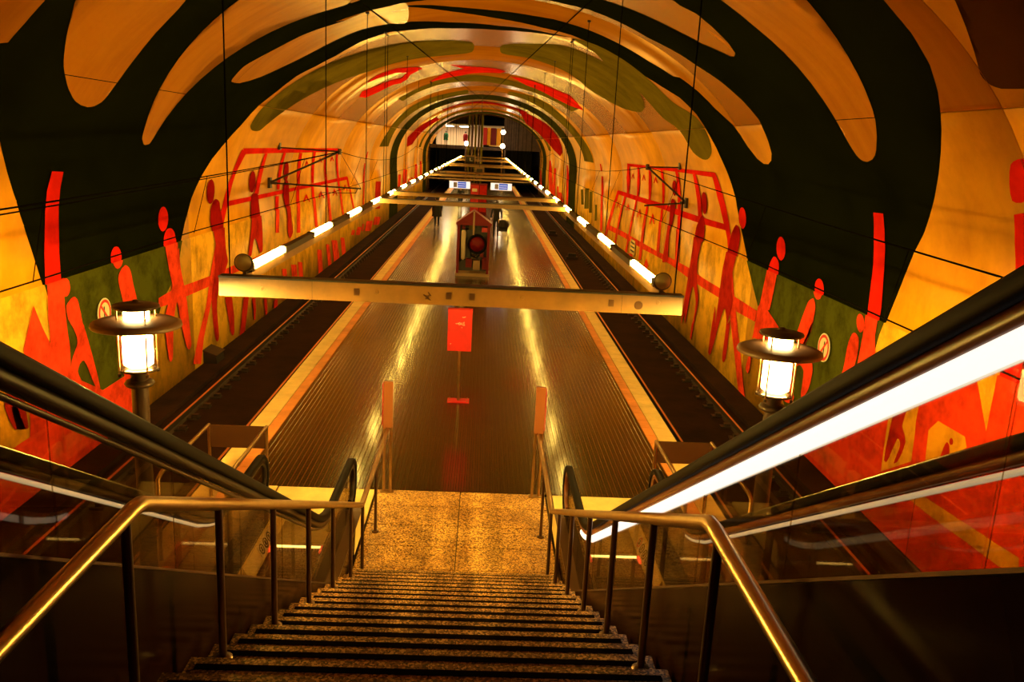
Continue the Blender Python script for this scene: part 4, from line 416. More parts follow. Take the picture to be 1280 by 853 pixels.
for wname, sa, sb in (('wall_left', 0.0, SJ - GAP / 2), ('ceiling', SJ + GAP / 2, ST - SJ - GAP / 2), ('wall_right', ST - SJ + GAP / 2, ST)):
    for i in range(len(_ys) - 1):
        mb = skin(sa, sb, _ys[i] + GAP / 2, _ys[i + 1] - GAP / 2, 0.0, 0.045)
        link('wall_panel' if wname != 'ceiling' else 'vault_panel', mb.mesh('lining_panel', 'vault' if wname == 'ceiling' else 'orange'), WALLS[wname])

# ------------------------------------------------------------------ mural (flat paint that follows the lining)
LAYER = {'dark': 0.003, 'arch': 0.003, 'brown': 0.003, 'orange': 0.012, 'olive': 0.012, 'red': 0.021, 'darkred': 0.030}
PAINT_N = [0]
CUTS_Y = [y + d for y in YJ for d in (-GAP / 2, GAP / 2)]
CUTS_S = [SJ - GAP / 2, SJ + GAP / 2, ST - SJ - GAP / 2, ST - SJ + GAP / 2]
def paint(name, matname, parent, polys):
    out = bmesh.new()
    for pi, poly in enumerate(polys):
        bm = bmesh.new()
        try:
            bm.faces.new([bm.verts.new((p[0], p[1], 0)) for p in poly])
        except ValueError:
            bm.free(); continue
        bmesh.ops.triangulate(bm, faces=bm.faces[:], ngon_method='EAR_CLIP')
        ya, yb = min(p[0] for p in poly), max(p[0] for p in poly); sa, sb = min(p[1] for p in poly), max(p[1] for p in poly)
        for c in S_CUT + (CUTS_S if matname != 'dark' else []):
            if sa < c < sb:
                bmesh.ops.bisect_plane(bm, geom=bm.verts[:] + bm.edges[:] + bm.faces[:], plane_co=(0, c, 0), plane_no=(0, 1, 0), dist=1e-5)
        for c in ([] if matname == 'dark' else CUTS_Y):
            if ya < c < yb:
                bmesh.ops.bisect_plane(bm, geom=bm.verts[:] + bm.edges[:] + bm.faces[:], plane_co=(c, 0, 0), plane_no=(1, 0, 0), dist=1e-5)
        dead = []
        for f in bm.faces:
            c = f.calc_center_median()
            if matname != 'dark' and (any(abs(c.x - y) < GAP / 2 for y in YJ) or abs(c.y - SJ) < GAP / 2 or abs(c.y - (ST - SJ)) < GAP / 2): dead.append(f)
        if dead: bmesh.ops.delete(bm, geom=dead, context='FACES')
        PAINT_N[0] += 1; off = (0.026 if name == 'mural_window' else LAYER[matname]) + 0.00004 * PAINT_N[0]
        for v in bm.verts:
            x, z, nx, nz = prof(v.co.y); v.co = (x + nx * off, v.co.x, z + nz * off)
        me = bpy.data.meshes.new('tmp'); bm.to_mesh(me); bm.free(); out.from_mesh(me); bpy.data.meshes.remove(me)
    for f in out.faces:
        c = f.calc_center_median(); f.normal_update()
        if f.normal.dot(Vector((-c.x, 0, 2.0 - c.z))) < 0: f.normal_flip()
        f.smooth = True
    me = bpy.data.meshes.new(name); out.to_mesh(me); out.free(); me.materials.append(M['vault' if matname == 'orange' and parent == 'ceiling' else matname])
    return link(name, me, WALLS[parent])
for n_, m_, p_, polys_ in MURAL: paint(n_, m_, p_, polys_)
def band(ya, yb, sa, sb, amp, k, n=60):
    a = [(ya + amp * math.sin(k + 9 * i / n), sa + (sb - sa) * i / n) for i in range(n + 1)]
    b = [(yb + amp * math.sin(k + 2 + 7 * i / n), sa + (sb - sa) * i / n) for i in range(n + 1)]
    return a + b[::-1]
paint('mural_arch', 'arch', 'ceiling', [band(60.5, 66.5, 0.0, ST, 0.8, 0.5)])
paint('mural_arch', 'arch', 'ceiling', [band(92.5, 98.5, 0.0, ST, 0.6, 1.5)])
paint('mural_arch', 'olive', 'ceiling', [band(53.5, 58.0, 5.2, 12.0, 0.7, 0.2, 30)])
paint('mural_arch', 'olive', 'ceiling', [band(52.0, 57.0, 14.5, 21.4, 0.9, 2.2, 30)])
paint('mural_arch', 'olive', 'ceiling', [band(43.5, 47.0, 8.5, 18.0, 0.9, 1.2, 30)])
paint('mural_arch', 'olive', 'ceiling', [band(84.5, 88.0, 5.0, 21.0, 0.7, 1.2, 40)])
paint('mural_arch', 'darkred', 'ceiling', [band(70.0, 72.5, 9.5, 16.5, 0.8, 0.9, 30)])

# ------------------------------------------------------------------ floors and tracks
HF = 3.56; YF = 8.453; YP = 10.97; YE = 100.0
mb = MB().box(-HF + 0.02, HF - 0.02, 2.0, YE, -1.0, -0.035)
FLOOR = struct('floor', mb, 'concrete', 'island platform between the two tracks')
# ribbed rubber sheets with lengthwise ridges
def rib_sheet(x0, x1, y0, y1, pitch=0.074, h=0.010):
    mb = MB(); n = int(round((x1 - x0) / pitch)); p = (x1 - x0) / n; pr = []
    for i in range(n):
        a = x0 + i * p
        pr += [(a, -h), (a + p * 0.30, -h), (a + p * 0.42, 0), (a + p * 0.88, 0)]
    pr.append((x1, -h)); pr += [(x1, -0.034), (x0, -0.034)]
    return mb.prism_y(pr, y0, y1)
ysheet = [YP, 20.05, 29.15, 38.2, 47.3, 56.4, 65.5, 74.6, 83.7, YE]
for i in range(len(ysheet) - 1):
    part('rubber_sheet', rib_sheet(-3.065, 3.065, ysheet[i] + 0.008, ysheet[i + 1] - 0.008), 'rubber', FLOOR)
TL = 0.41
def strip_tiles(x0, x1, ymat):
    mb = MB().box(x0 + 0.004, x1 - 0.004, 0.004, TL - 0.004, -0.034, 0.0)
    return mb.mesh('strip_tile', ymat)
for s in (-1, 1):
    for xa, xb, mt in ((3.255, HF, 'cream_tile'), (3.07, 3.25, 'terracotta_tile')):
        me = strip_tiles(min(s * xa, s * xb), max(s * xa, s * xb), mt)
        y = 3.0
        for k in range(138):
            link('edge_tile', me, FLOOR, (0, y, 0)); y += TL
        mb = MB()
        while y < YE - TL:
            mb.box(s * xa, s * xb, y + 0.004, y + TL - 0.004, -0.034, 0.0); y += TL
        o = part('edge_tiles_beyond', mb, mt, FLOOR); o['kind'] = 'stuff'
# granite landing at the stair foot
rows = [YF, 8.76, 9.32, 9.89, 10.46, YP]
for i in range(5):
    for xa, xb in ((-1.16, -0.012), (-0.012, 1.16)):
        part('floor_tile', MB().box(xa + 0.006, xb - 0.006, rows[i] + 0.008, rows[i + 1] - 0.008, -0.034, 0.0), 'granite', FLOOR)
for s in (-1, 1):
    part('floor_slab', MB().box(s * 2.52, s * 3.06, 2.0, YP - 0.005, -0.034, 0.0), 'cream_tile', FLOOR)
# track beds
TB = struct('track_bed', MB().box(-A - 0.05, A + 0.05, Y0, Y1 + 25, -1.25, -1.0), 'track_bed', 'dark slab track bed below the platform')
for s in (-1, 1):
    part('cable_trough', MB().box(s * 6.05, s * 6.6, 2, 100, -1.0, -0.9), 'track_bed', TB)
clip = MB().box(-0.11, 0.11, -0.09, 0.09, 0, 0.04).box(-0.03, 0.10, -0.05, 0.05, 0.04, 0.10).mesh('rail_clip', 'iron')
for x, lab in ((-5.72, 'polished outer rail of the left track beside the mural wall'), (-4.27, 'inner rail of the left track under the platform edge'),
               (5.72, 'polished outer rail of the right track beside the mural wall'), (4.27, 'inner rail of the right track under the platform edge')):
    prf = [(-0.07, -1.0), (0.07, -1.0), (0.07, -0.985), (0.012, -0.96), (0.012, -0.89), (0.035, -0.875), (0.035, -0.845), (-0.035, -0.845), (-0.035, -0.875), (-0.012, -0.89), (-0.012, -0.96), (-0.07, -0.985)]
    r = single('rail', MB().prism_y([(x + a, b) for a, b in prf], Y0 + 0.5, Y1 + 20), 'iron', lab, 'rail', 'rails of the two tracks')
    part('rail_head', MB().box(x - 0.022, x + 0.022, Y0 + 0.5, Y1 + 20, -0.8455, -0.842), 'rail_steel', r)
    if abs(x) > 5:
        for k in range(62):
            link('rail_clip', clip, r, (-math.copysign(0.17, x), 12.2 + k * 0.72 - ORG[r.name][1], 0.0))
for x, y in ((4.85, 44.1), (4.7, 55.6)):
    t = root('track_balise', 'small black box on the bed of the right track, %s' % ('nearer one' if y < 50 else 'farther one'), 'track box', (x, y, -1.0), 'boxes on the right track bed')
    part('body', MB().box(x - 0.3, x + 0.3, y - 0.2, y + 0.2, -1.0, -0.85), 'iron', t)
    part('cover', MB().box(x - 0.2, x + 0.2, y - 0.12, y + 0.12, -0.85, -0.68), 'frame_black', t)
t = root('junction_box', 'small black box at the foot of the left wall near the track', 'box', (-6.45, 20.7, -1.0))
part('body', MB().prism_y([(-6.60, -1.0), (-6.25, -1.0), (-6.3, -0.72), (-6.60, -0.6)], 20.4, 21.0), 'frame_black', t)
part('lid', MB().prism_y([(-6.60, -0.6), (-6.28, -0.72), (-6.26, -0.69), (-6.60, -0.56)], 20.37, 21.03), 'iron', t)
# hall behind the camera (never in view, keeps the place closed)
struct('wall_back', MB().box(-A - 0.3, A + 0.3, Y0 - 0.3, Y0, -1.0, 8.2), 'concrete', 'wall behind the upper landing')
UP = struct('upper_floor', MB().box(-A, -1.18, Y0, -1.9, 5.1, 5.45).box(1.18, A, Y0, -1.9, 5.1, 5.45), 'concrete', 'upper hall floor at the head of the escalators')
for s in (-1, 1):
    struct('wall_side', MB().box(s * 3.58, s * 3.45, -1.9, 2.0, -1.0, 2.2), 'concrete', 'low concrete side wall below the %s escalator' % ('left' if s < 0 else 'right'))

# ------------------------------------------------------------------ stairs
RISE, TREAD, NST = 0.1489, 0.3317, 17
STAIRS = struct('stairs', MB().prism_x([(YF - 0.06, 0.0)] + [(YF - 0.06 - TREAD * NST, RISE * NST - 0.06), (-2.0, RISE * NST - 0.06), (-2.0, 0.0)], -1.10, 1.10), 'concrete', 'stone staircase descending to the platform')
st_l = MB().box(-1.10, -0.014, -TREAD - 0.02, 0, -0.05, 0).mesh('tread', 'step_stone')
st_r = MB().box(-0.008, 1.10, -TREAD - 0.02, 0, -0.05, 0).mesh('tread', 'step_stone')
ris = MB().box(-1.10, 1.10, -0.055, -0.015, -RISE, -0.05).mesh('riser', 'step_stone')
nos = MB().box(-1.06, 1.06, -0.092, -0.050, -0.004, 0.003).mesh('nosing_strip', 'black_strip')
for k in range(1, NST + 1):
    st = link('step', ris, STAIRS, (0, YF - (k - 1) * TREAD, k * RISE))
    link('tread', st_l, st); link('tread', st_r, st); link('nosing_strip', nos, st)
struct('landing', MB().box(-1.18, 1.18, 1.2, YF - NST * TREAD - 0.02, RISE * NST - 0.2, RISE * NST), 'granite', 'intermediate landing of the staircase')
for k in range(19):
    link('step', MB().box(-1.15, 1.15, 1.2 - (k + 1) * TREAD, 1.2 - k * TREAD, RISE * (NST + k) - 0.1, RISE * (NST + k + 1)).mesh('step', 'step_stone'), STAIRS)
# ------------------------------------------------------------------ stair railings
R0 = 1.022; RH = 0.905; ZU = 3.44
yc0, yc1 = YF, 2.81
for s in (-1, 1):
    side = 'left' if s < 0 else 'right'
    x = s * R0
    t = root('stair_railing', 'brushed steel stair railing with dark posts on the %s side of the stairs' % side, 'railing', (x, YF, 0), 'stair railings')
    pts = [(x, 10.86, RH), (x, yc0 + 0.05, RH), (x, yc0 - 0.03, RH + 0.01), (x, yc1 + 0.02, ZU - 0.01), (x, yc1 - 0.06, ZU), (x, -0.8, ZU)]
    part('handrail', MB().tube(pts, 0.030, 12), 'steel', t)
    def railz(y): return RH if y > yc0 else (ZU if y < yc1 else RH + (ZU - RH) * (yc0 - y) / (yc0 - yc1))
    def stepz(y): return 0.0 if y > YF else min(NST, math.floor((YF - y) / TREAD) + 1) * RISE
    for y in (8.52, 9.66, 7.70, 6.71, 5.70, 4.69, 3.69, 2.70, 1.6):
        z0 = stepz(y)
        p = part('post', MB().tube([(x, y, z0), (x, y, railz(y) - 0.02)], 0.019, 8), 'dark_steel', t)
        part('foot_plate', MB().lathe([(0.045, 0.0), (0.045, 0.012), (0.02, 0.02)], (x, y, z0), 12), 'dark_steel', p)
    y = 10.90
    for dx in (-0.045, 0.045):
        p = part('post', MB().tube([(x + dx, y, 0), (x + dx, y, 0.96)], 0.020, 8), 'steel', t)
        part('foot_plate', MB().box(x + dx - 0.045, x + dx + 0.045, y - 0.05, y + 0.05, 0, 0.012), 'steel', p)
    p = part('sign_panel', MB().box(x - 0.065, x + 0.065, y - 0.03, y + 0.03, 0.93, 1.58), 'post_box', t, 'narrow upright brown sign box at the end of the railing')
    part('sign_face', MB().box(x - s * -0.070, x + s * 0.078, y - 0.02, y + 0.034, 0.97, 1.55), 'sign_red', p)

# ------------------------------------------------------------------ escalators
T30 = math.tan(math.radians(30))
def hz(y): return max(1.0, 5.54 - T30 * y)            # handrail top
def dz(y): return max(0.28, 4.82 - T30 * y)           # deck line
def arc_path(f, ys): return [(y, f(y)) for y in ys]
YTOP = -1.75
def rail_path(x, off=0.0):
    P = []
    for k in range(13):                                  # newel loop
        a = -0.55 * math.pi + k * (1.05 * math.pi) / 12
        P.append((x, 9.50 + 0.31 * math.cos(a), 0.69 + 0.31 * math.sin(a)))
    P = P[:-1] + [(x, 9.5, 1.0), (x, 9.0, 1.0), (x, 8.5, 1.0)]
    for k in range(9):
        y = 8.35 - k * 0.12; u = (8.35 - y) / 0.96
        P.append((x, y, 1.0 + 0.5 * u * u * 0.96 * T30))
    yl, zl = P[-1][1], P[-1][2]
    P.append((x, 2.0, 5.54 - T30 * 2.0)); P.append((x, YTOP, 5.54 - T30 * YTOP))
    if off:
        Q = []
        for i, p in enumerate(P):
            a = P[max(0, i - 1)]; b = P[min(len(P) - 1, i + 1)]
            ty, tz = b[1] - a[1], b[2] - a[2]; l = math.hypot(ty, tz); ty /= l; tz /= l
            Q.append((x, p[1] + tz * off, p[2] - ty * off))
        P = Q
    return P
HR = [(-0.042, -0.050), (-0.042, -0.014), (-0.030, 0.0), (0.030, 0.0), (0.042, -0.014), (0.042, -0.050), (0.032, -0.068), (-0.032, -0.068)]
PF = [(-0.024, -0.066), (0.024, -0.066), (0.028, -0.095), (0.022, -0.120), (-0.022, -0.120), (-0.028, -0.095)]
step_me = MB()
step_me.box(-0.385, 0.385, -0.40, 0, -0.23, -0.012)
for i in range(24): step_me.box(-0.385 + i * 0.0325, -0.385 + i * 0.0325 + 0.018, -0.40, 0, -0.012, 0)
step_me = step_me.mesh('escalator_step', 'escalator_step')
def normpath(x):
    P = rail_path(x); return [(p[0], p[1], p[2]) for p in P]
for s in (-1, 1):
    side = 'left' if s < 0 else 'right'
    t = root('escalator', 'glass sided escalator with black handrails to the %s of the stairs' % side, 'escalator', (s * 1.845, 9.5, 0), 'escalators beside the stairs')
    for inner in (True, False):
        x = s * (1.31 if inner else 2.38)
        P = normpath(x)
        # sweep profile: path runs from the newel towards the camera, so its normal in the sweep helper points down; flip it
        hr = part('handrail', MB().sweep(P, [(a, -b) for a, b in HR]), 'handrail_rubber', t, 'black rubber handrail')
        Pn = P[6:]
        part('handrail_guide', MB().sweep(P, [(a, -b) for a, b in PF]), 'guide_brown' if s > 0 else 'guide_dark', hr)
        lm = 'strip_sheen' if (inner and s > 0) else ('strip_dark' if inner else 'strip_sheen_dim')  # emission imitates the sheen on these tubes; the left inner one stays dark
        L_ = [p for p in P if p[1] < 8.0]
        part('underrail_tube', MB().tube([(p[0], p[1] - (0.145 * 0.5 if p[1] < 7.5 else 0), p[2] - (0.145 * 0.866 if p[1] < 7.5 else 0.145)) for p in L_], 0.036 if lm == 'strip_sheen' else 0.012 if lm == 'strip_dark' else 0.016, 10), lm, t,
             'tube under the handrail with its white sheen put in as glow' if lm != 'strip_dark' else 'dark tube under the handrail')
        # glass panes
        ys = [9.76, 9.2, 8.3, 7.2, 6.1, 5.0, 3.9, 2.8, 1.7, 0.6, -0.5, YTOP + 0.05]
        for i in range(len(ys) - 1):
            a, b = ys[i] - 0.006, ys[i + 1] + 0.006
            n = 6; tops = []; bots = []
            for k in range(n + 1):
                y = a + (b - a) * k / n
                zt = hz(y) - 0.10
                if y > 9.2: zt = 0.69 + math.sqrt(max(0, 0.285 ** 2 - max(0, y - 9.5) ** 2)) - 0.06
                if 7.3 < y < 8.4: u = (8.35 - y) / 0.96; zt = max(0.9, 0.9 + (0.5 * u * u * 0.96 * T30 if y < 8.35 else 0))
                tops.append((y, zt)); bots.append((y, dz(y) - 0.01))
            part('glass_panel', MB().prism_x(tops + bots[::-1], x - 0.006, x + 0.006), 'balustrade_glass', t)
        # base below the glass: deck cap and cladding
        xa, xb = (s * 1.19, s * 1.45) if inner else (s * 2.24, s * 2.50)
        poly = [(9.95, 0.0), (9.95, 0.16), (9.85, 0.26), (9.6, 0.28)] + [(y, dz(y)) for y in (7.87, 4.0, YTOP)] + [(YTOP, 0.0)]
        cl = part('cladding', MB().prism_x(poly, xa, xb), 'polished_black', t, 'dark polished side cladding')
        deck = [(9.93, 0.165), (9.84, 0.262), (9.6, 0.282), (7.87, 0.282), (4.0, dz(4.0) + 0.002), (YTOP, dz(YTOP) + 0.002)]
        part('deck_cap', MB().prism_x(deck + [(y, z + 0.012) for y, z in deck[::-1]], xa - 0.004 * s, xb + 0.004 * s), 'dark_steel', cl)
        # brushed skirt panel along the flat end
        xs = s * 1.452 if inner else s * 2.238
        sk = [(9.93, 0.0), (9.93, 0.16), (9.83, 0.25), (8.0, 0.27), (7.6, 0.27 + 0.27 * T30), (7.0, 4.60 - T30 * 7.0 + 0.2), (7.0, 0.0)]
        part('skirt_panel', MB().prism_x(sk, xs, xs + (0.006 * s if inner else -0.006 * s)), 'brass_plate', t)
        if inner:
            nk = [(9.94, 0.0), (9.94, 0.15), (9.86, 0.25), (9.6, 0.275), (9.15, 0.275), (9.05, 0.0)]
            part('end_cap', MB().prism_x(nk, xa - s * 0.006, xa), 'brass_plate', t)
        # slanted inner deck with its pictogram sticker
        q_ = s if inner else -s                           # direction from the balustrade into the lane
        x0_ = xs + 0.007 * q_
        part('inner_deck', MB().prism_y([(x0_, 0.06), (x0_ + 0.085 * q_, 0.06), (x0_ + 0.085 * q_, 0.10), (x0_ + 0.01 * q_, 0.245), (x0_, 0.245)], 8.2, 9.80), 'brass_plate', t)
        ux, uz = 0.075 / 0.1632, -0.145 / 0.1632             # along the slope (towards the lane, down)
        nx_, nz_ = 0.145 / 0.1632, 0.075 / 0.1632            # out of the slope
        def slope(u, h): return (x0_ + (0.01 + ux * u + nx_ * h) * q_, 0.245 + uz * u + nz_ * h)
        def slab(y0_, y1_, u0, u1, h0, h1):
            return MB().prism_y([slope(u0, h0), slope(u1, h0), slope(u1, h1), slope(u0, h1)], y0_, y1_)
        pg = part('pictogram_strip', slab(8.70, 9.34, 0.015, 0.150, 0.0, 0.004), 'white_print', t, 'white sticker with a row of round pictograms')
        for q in range(4):
            yq = 8.79 + q * 0.155; n = 18; ring = MB(); vs = []; fs = []
            for (rr, hh) in ((0.064, 0.004), (0.064, 0.007), (0.046, 0.007), (0.046, 0.004)):
                for k in range(n):
                    a_ = 2 * math.pi * k / n; x_, z_ = slope(0.0825 + rr * 0.95 * math.sin(a_), hh); vs.append((x_, yq + rr * math.cos(a_), z_))
            for j in range(3):
                for k in range(n): fs.append((j * n + k, j * n + (k + 1) % n, (j + 1) * n + (k + 1) % n, (j + 1) * n + k))
            ring.add(vs, fs)
            pc = part('pictogram', ring, 'red_print' if q == 3 else 'black_print', pg)
            part('figure', slab(yq - 0.018, yq + 0.018, 0.055, 0.11, 0.004, 0.007), 'black_print', t)
        xf = x0_ + 0.085 * q_; d = 0.003 * q_
        part('signal_light', slab(8.92, 9.06, 0.165, 0.20, -0.02, 0.02), 'signal_red', t, 'glowing red signal lamp')
    # plates at the foot
    part('floor_plate', MB().box(s * 1.46, s * 2.23, 9.22, 10.9, -0.03, 0.004).box(s * 1.19, s * 2.50, 9.96, 10.95, -0.03, 0.003), 'brass_plate', t)
    part('floor_slab', MB().box(s * 2.23, s * 1.46, -1.6, 9.2, -0.6, -0.3), 'frame_black', t)
    cb = MB().box(s * 1.46, s * 2.23, 9.15, 9.22, -0.02, 0.010)
    for i in range(24): cb.box(s * 1.47 + s * i * 0.032, s * 1.47 + s * (i * 0.032 + 0.014), 9.09, 9.15, -0.02, 0.006)
    part('comb_plate', cb, 'steel', t)
    part('comb_glow', MB().box(s * 1.55, s * 2.14, 9.165, 9.20, 0.010, 0.022), 'comb_glow', t, 'thin glowing strip added along the comb plate')  # added strip, brightens the comb line and the escalator lane
    def stz(k, y): return max(0.0, min(4.59 - T30 * (y - 0.2), 99))
    y = 9.12
    k = 0
    while y > -1.6:
        z = max(-0.004, 4.59 - T30 * (y - 0.20) - 0.23) if y < 8.4 else -0.004
        o = link('escalator_step', step_me, t, (s * 1.845 - ORG[t.name][0], y - ORG[t.name][1], z)); y -= 0.40; k += 1

# ------------------------------------------------------------------ lanterns
def lamp_post(s, label):
    x, y = s * 3.115, 8.0
    t = root('lamp_post', label, 'lamp', (x, y, 0), 'lanterns beside the escalators')
    c = (x, y, 0)
    part('post', MB().lathe([(0.11, 0.0), (0.11, 0.25), (0.085, 0.30), (0.080, 1.2), (0.078, 2.26)], c, 20), 'lamp_iron', t)
    part('collar', MB().lathe([(0.078, 2.27), (0.125, 2.28), (0.140, 2.305), (0.125, 2.33), (0.078, 2.34)], c, 24), 'lamp_iron', t)
    part('neck', MB().lathe([(0.078, 2.26), (0.078, 2.42), (0.10, 2.43), (0.175, 2.435), (0.175, 2.455), (0.05, 2.46)], c, 24), 'lamp_iron', t)
    part('bulb', MB().lathe([(0.01, 2.775), (0.10, 2.78), (0.105, 2.80), (0.105, 2.885), (0.01, 2.89)], c, 20), 'bulb_light', t)
    part('diffuser', MB().lathe([(0.01, 2.465), (0.10, 2.475), (0.135, 2.50), (0.138, 2.55), (0.138, 2.765), (0.01, 2.77)], c, 24), 'neck_light', t)
    part('upper_glow', MB().lathe([(0.115, 2.935), (0.118, 3.03)], c, 20), 'neck_light', t)
    part('glass_cylinder', MB().lathe([(0.168, 2.457), (0.168, 2.90), (0.162, 2.90), (0.162, 2.457)], c, 28), 'lamp_glass', t)
    sh = part('shade', MB().lathe([(0.02, 2.925), (0.155, 2.925), (0.24, 2.915), (0.36, 2.89), (0.405, 2.865), (0.412, 2.875), (0.405, 2.905), (0.36, 2.925), (0.24, 2.945), (0.155, 2.955), (0.02, 2.945)], c, 40), 'lamp_shade', t, 'wide flat disc shade')
    part('cap', MB().lathe([(0.01, 3.045), (0.20, 3.045), (0.215, 3.055), (0.21, 3.075), (0.10, 3.10), (0.03, 3.105), (0.025, 3.125), (0.001, 3.127)], c, 32), 'lamp_iron', t)
    for k in range(4):
        a = math.pi / 4 + k * math.pi / 2
        px, py = x + 0.185 * math.cos(a), y + 0.185 * math.sin(a)
        r = part('rod', MB().tube([(px, py, 2.41), (px, py, 3.05)], 0.009, 6), 'steel', t)
        part('nut', MB().lathe([(0.018, 2.395), (0.018, 2.425)], (px, py, 0), 8), 'lamp_iron', r)
    return t
lamp_post(-1, 'glowing lantern with disc shade on a dark post left of the escalators')
lamp_post(1, 'glowing lantern with disc shade on a dark post right of the escalators')

# ------------------------------------------------------------------ suspended light frames
XL, XR = -2.73, 2.43
def light_frame(y0, y1, label, first=False, hang=None, beams=()):
    t = root('light_frame', label, 'light frame', ((XL + XR) / 2, y0, 2.95), 'suspended light frames above the platform')
    for yy, nm in beams:
        zb = 2.95 if (first and nm == 'front_beam') else 3.05
        bmn = part(nm, MB().box(XL, XR, yy, yy + 0.012, zb, 3.155).box(XL, XR, yy + 0.012, yy + 0.12, zb + 0.01, 3.14), 'beam_paint', t)
        part('top_plate', MB().box(XL - 0.005, XR + 0.005, yy - 0.004, yy + 0.16, 3.155, 3.175), 'frame_black', bmn)
        if first and nm == 'front_beam':
            for xx in (-1.22, -0.20, 0.06, 1.62):
                part('socket', MB().box(xx - 0.03, xx + 0.03, yy - 0.006, yy, 3.02, 3.10), 'dark_steel', bmn)
            for xx in (-2.25, -1.0, 0.62, 2.15):
                b_ = MB(); b_.lathe([(0.025, 0), (0.02, 0.008)], (0, 0, 0), 10)
                b_.v = [(xx + v[0], yy - v[2], 3.09 - 0.02 * (xx % 2) + v[1]) for v in b_.v]
                part('bolt', b_, 'beam_paint', bmn)
            b_ = MB(); b_.lathe([(0.05, 0), (0.045, 0.006)], (0, 0, 0), 16); b_.v = [(1.93 + v[0], yy - v[2], 3.045 + v[1]) for v in b_.v]
            part('grommet', b_, 'dark_steel', bmn)
            for xx in (XL + 1.02, 1.74):
                part('seam', MB().box(xx - 0.003, xx + 0.003, yy - 0.002, yy, 2.952, 3.153), 'dark_steel', bmn)
            sc = MB()
            for (ax, az, bx, bz) in ((-0.48, 3.06, -0.42, 3.02), (-0.46, 3.01, -0.41, 3.07), (-0.43, 3.09, -0.40, 3.05), (-0.45, 3.03, -0.40, 3.00)):
                sc.tube([(ax, yy - 0.002, az), (bx, yy - 0.002, bz)], 0.006, 5)
            part('scribble', sc, 'dark_steel', bmn)
    for s, x in ((-1, XL), (1, XR)):
        xi = x - s * 0.10
        r = part('side_rail', MB().box(x - s * 0.03, x - s * 0.075, y0 + (0.12 if first else 0.0), y1 - 0.01, 2.955, 3.06), 'rail_paint', t)
        part('lamp_tray', MB().box(x - s * 0.03, x - s * 0.075, y0 + (0.14 if first else 0.0), y1 - 0.01, 3.06, 3.07), 'frame_black', r)
        y = 10.4 if s < 0 else 10.65
        while y < y1 - 1.7:
            if y > y0:
                ye = y + 1.65
                part('fluorescent_tube', MB().tube([(x - s * 0.0525, y, 3.125), (x - s * 0.0525, ye, 3.125)], 0.050, 10), 'tube_light', t)
                for ys_, yt_ in ((y - 0.14, y - 0.01), (ye + 0.01, ye + 0.14)):
                    part('end_socket', MB().box(x, x - s * 0.105, ys_, yt_, 3.07, 3.17), 'frame_black', t)
                part('tube_cover', MB().box(x - s * 0.005, x - s * 0.10, ye + 0.15, min(y + 3.72 - 0.15, y1 + 1.7), 3.072, 3.16), 'frame_black', t)
            y += 3.72
        for yh in (hang or (y0 + 0.25, y0 + 6.1, y0 + 11.2, y1 - 0.3)):
            xx = x - s * 0.05
            zc = ZC + B * math.sqrt(1 - (xx / A) ** 2) - 0.01
            c = part('hanger_cable', MB().tube([(xx, yh, 3.14), (xx, yh, zc)], 0.0085 if y0 < 40 else 0.012, 5), 'cable', t)
            part('ceiling_anchor', MB().lathe([(0.04, -0.04), (0.04, 0.0)], (xx, yh, zc), 8), 'iron', c)
    if first:
        for s, x in ((-1, XL), (1, XR)):
            xc, yc, zc = x - s * 0.17, y0 + 0.42, 3.26
            sp_ = MB(); sp_.lathe([(0.02, 0.14), (0.085, 0.10), (0.105, 0.0), (0.105, -0.06), (0.095, -0.06)], (0, 0, 0), 20)
            sp_.v = [(xc + v[0], yc + v[2], zc + v[1] - 0.25 * v[2]) for v in sp_.v]
            h = part('spotlight', sp_, 'lamp_iron', t, 'round dark spotlight on the frame corner')
            ln = MB(); ln.lathe([(0.001, -0.055), (0.04, -0.048), (0.075, -0.028), (0.095, 0.0)], (0, 0, 0), 20); ln.v = [(xc + v[0], yc - 0.058 + v[2], zc + v[1] + 0.016 - 0.25 * v[2]) for v in ln.v]
            part('lens', ln, 'lens_glass', h)
            part('bracket', MB().box(xc - 0.02, xc + 0.02, yc - 0.02, yc + 0.03, 3.06, 3.2), 'iron', h)
    return t
F_, R_, C_ = 'front_beam', 'rear_beam', 'cross_beam'
light_frame(9.30, 24.36, 'nearest suspended light frame with wide beige front beam and spotlights', True, beams=((9.30, F_), (22.75, R_)))
f2 = light_frame(24.36, 42.96, 'second suspended light frame, behind the nearest one', beams=((26.15, F_), (42.0, R_)))
part('cross_bar', MB().box(XL + 0.12, XR - 0.12, 40.05, 40.13, 3.00, 3.06), 'rail_paint', f2)
light_frame(42.96, 61.56, 'third suspended light frame, beyond the two hanging displays', beams=((46.5, F_), (60.4, R_)))
light_frame(61.56, 80.16, 'fourth suspended light frame, far along the platform', beams=((64.0, F_), (78.5, R_)))
light_frame(80.16, 98.0, 'farthest suspended light frame, by the end wall', beams=((83.0, F_), (97.5, R_)))
# crossing bracing cables under the vault
for (ya, sa, yb, sb, lab) in ((19.5, 10.49, 89.0, 14.6, 'thin bracing cable under the vault running from near left to far right'), (18.2, 15.33, 89.6, 11.2, 'thin bracing cable under the vault running from near right to far left')):
    xa, za, _, _ = prof(sa); xb, zb, _, _ = prof(sb)
    single('bracing_cable', MB().tube([(xa, ya, za), ((xa + xb) / 2, (ya + yb) / 2, (za + zb) / 2 - 0.12), (xb, yb, zb)], 0.014, 6), 'cable', lab, 'cable', 'bracing cables')

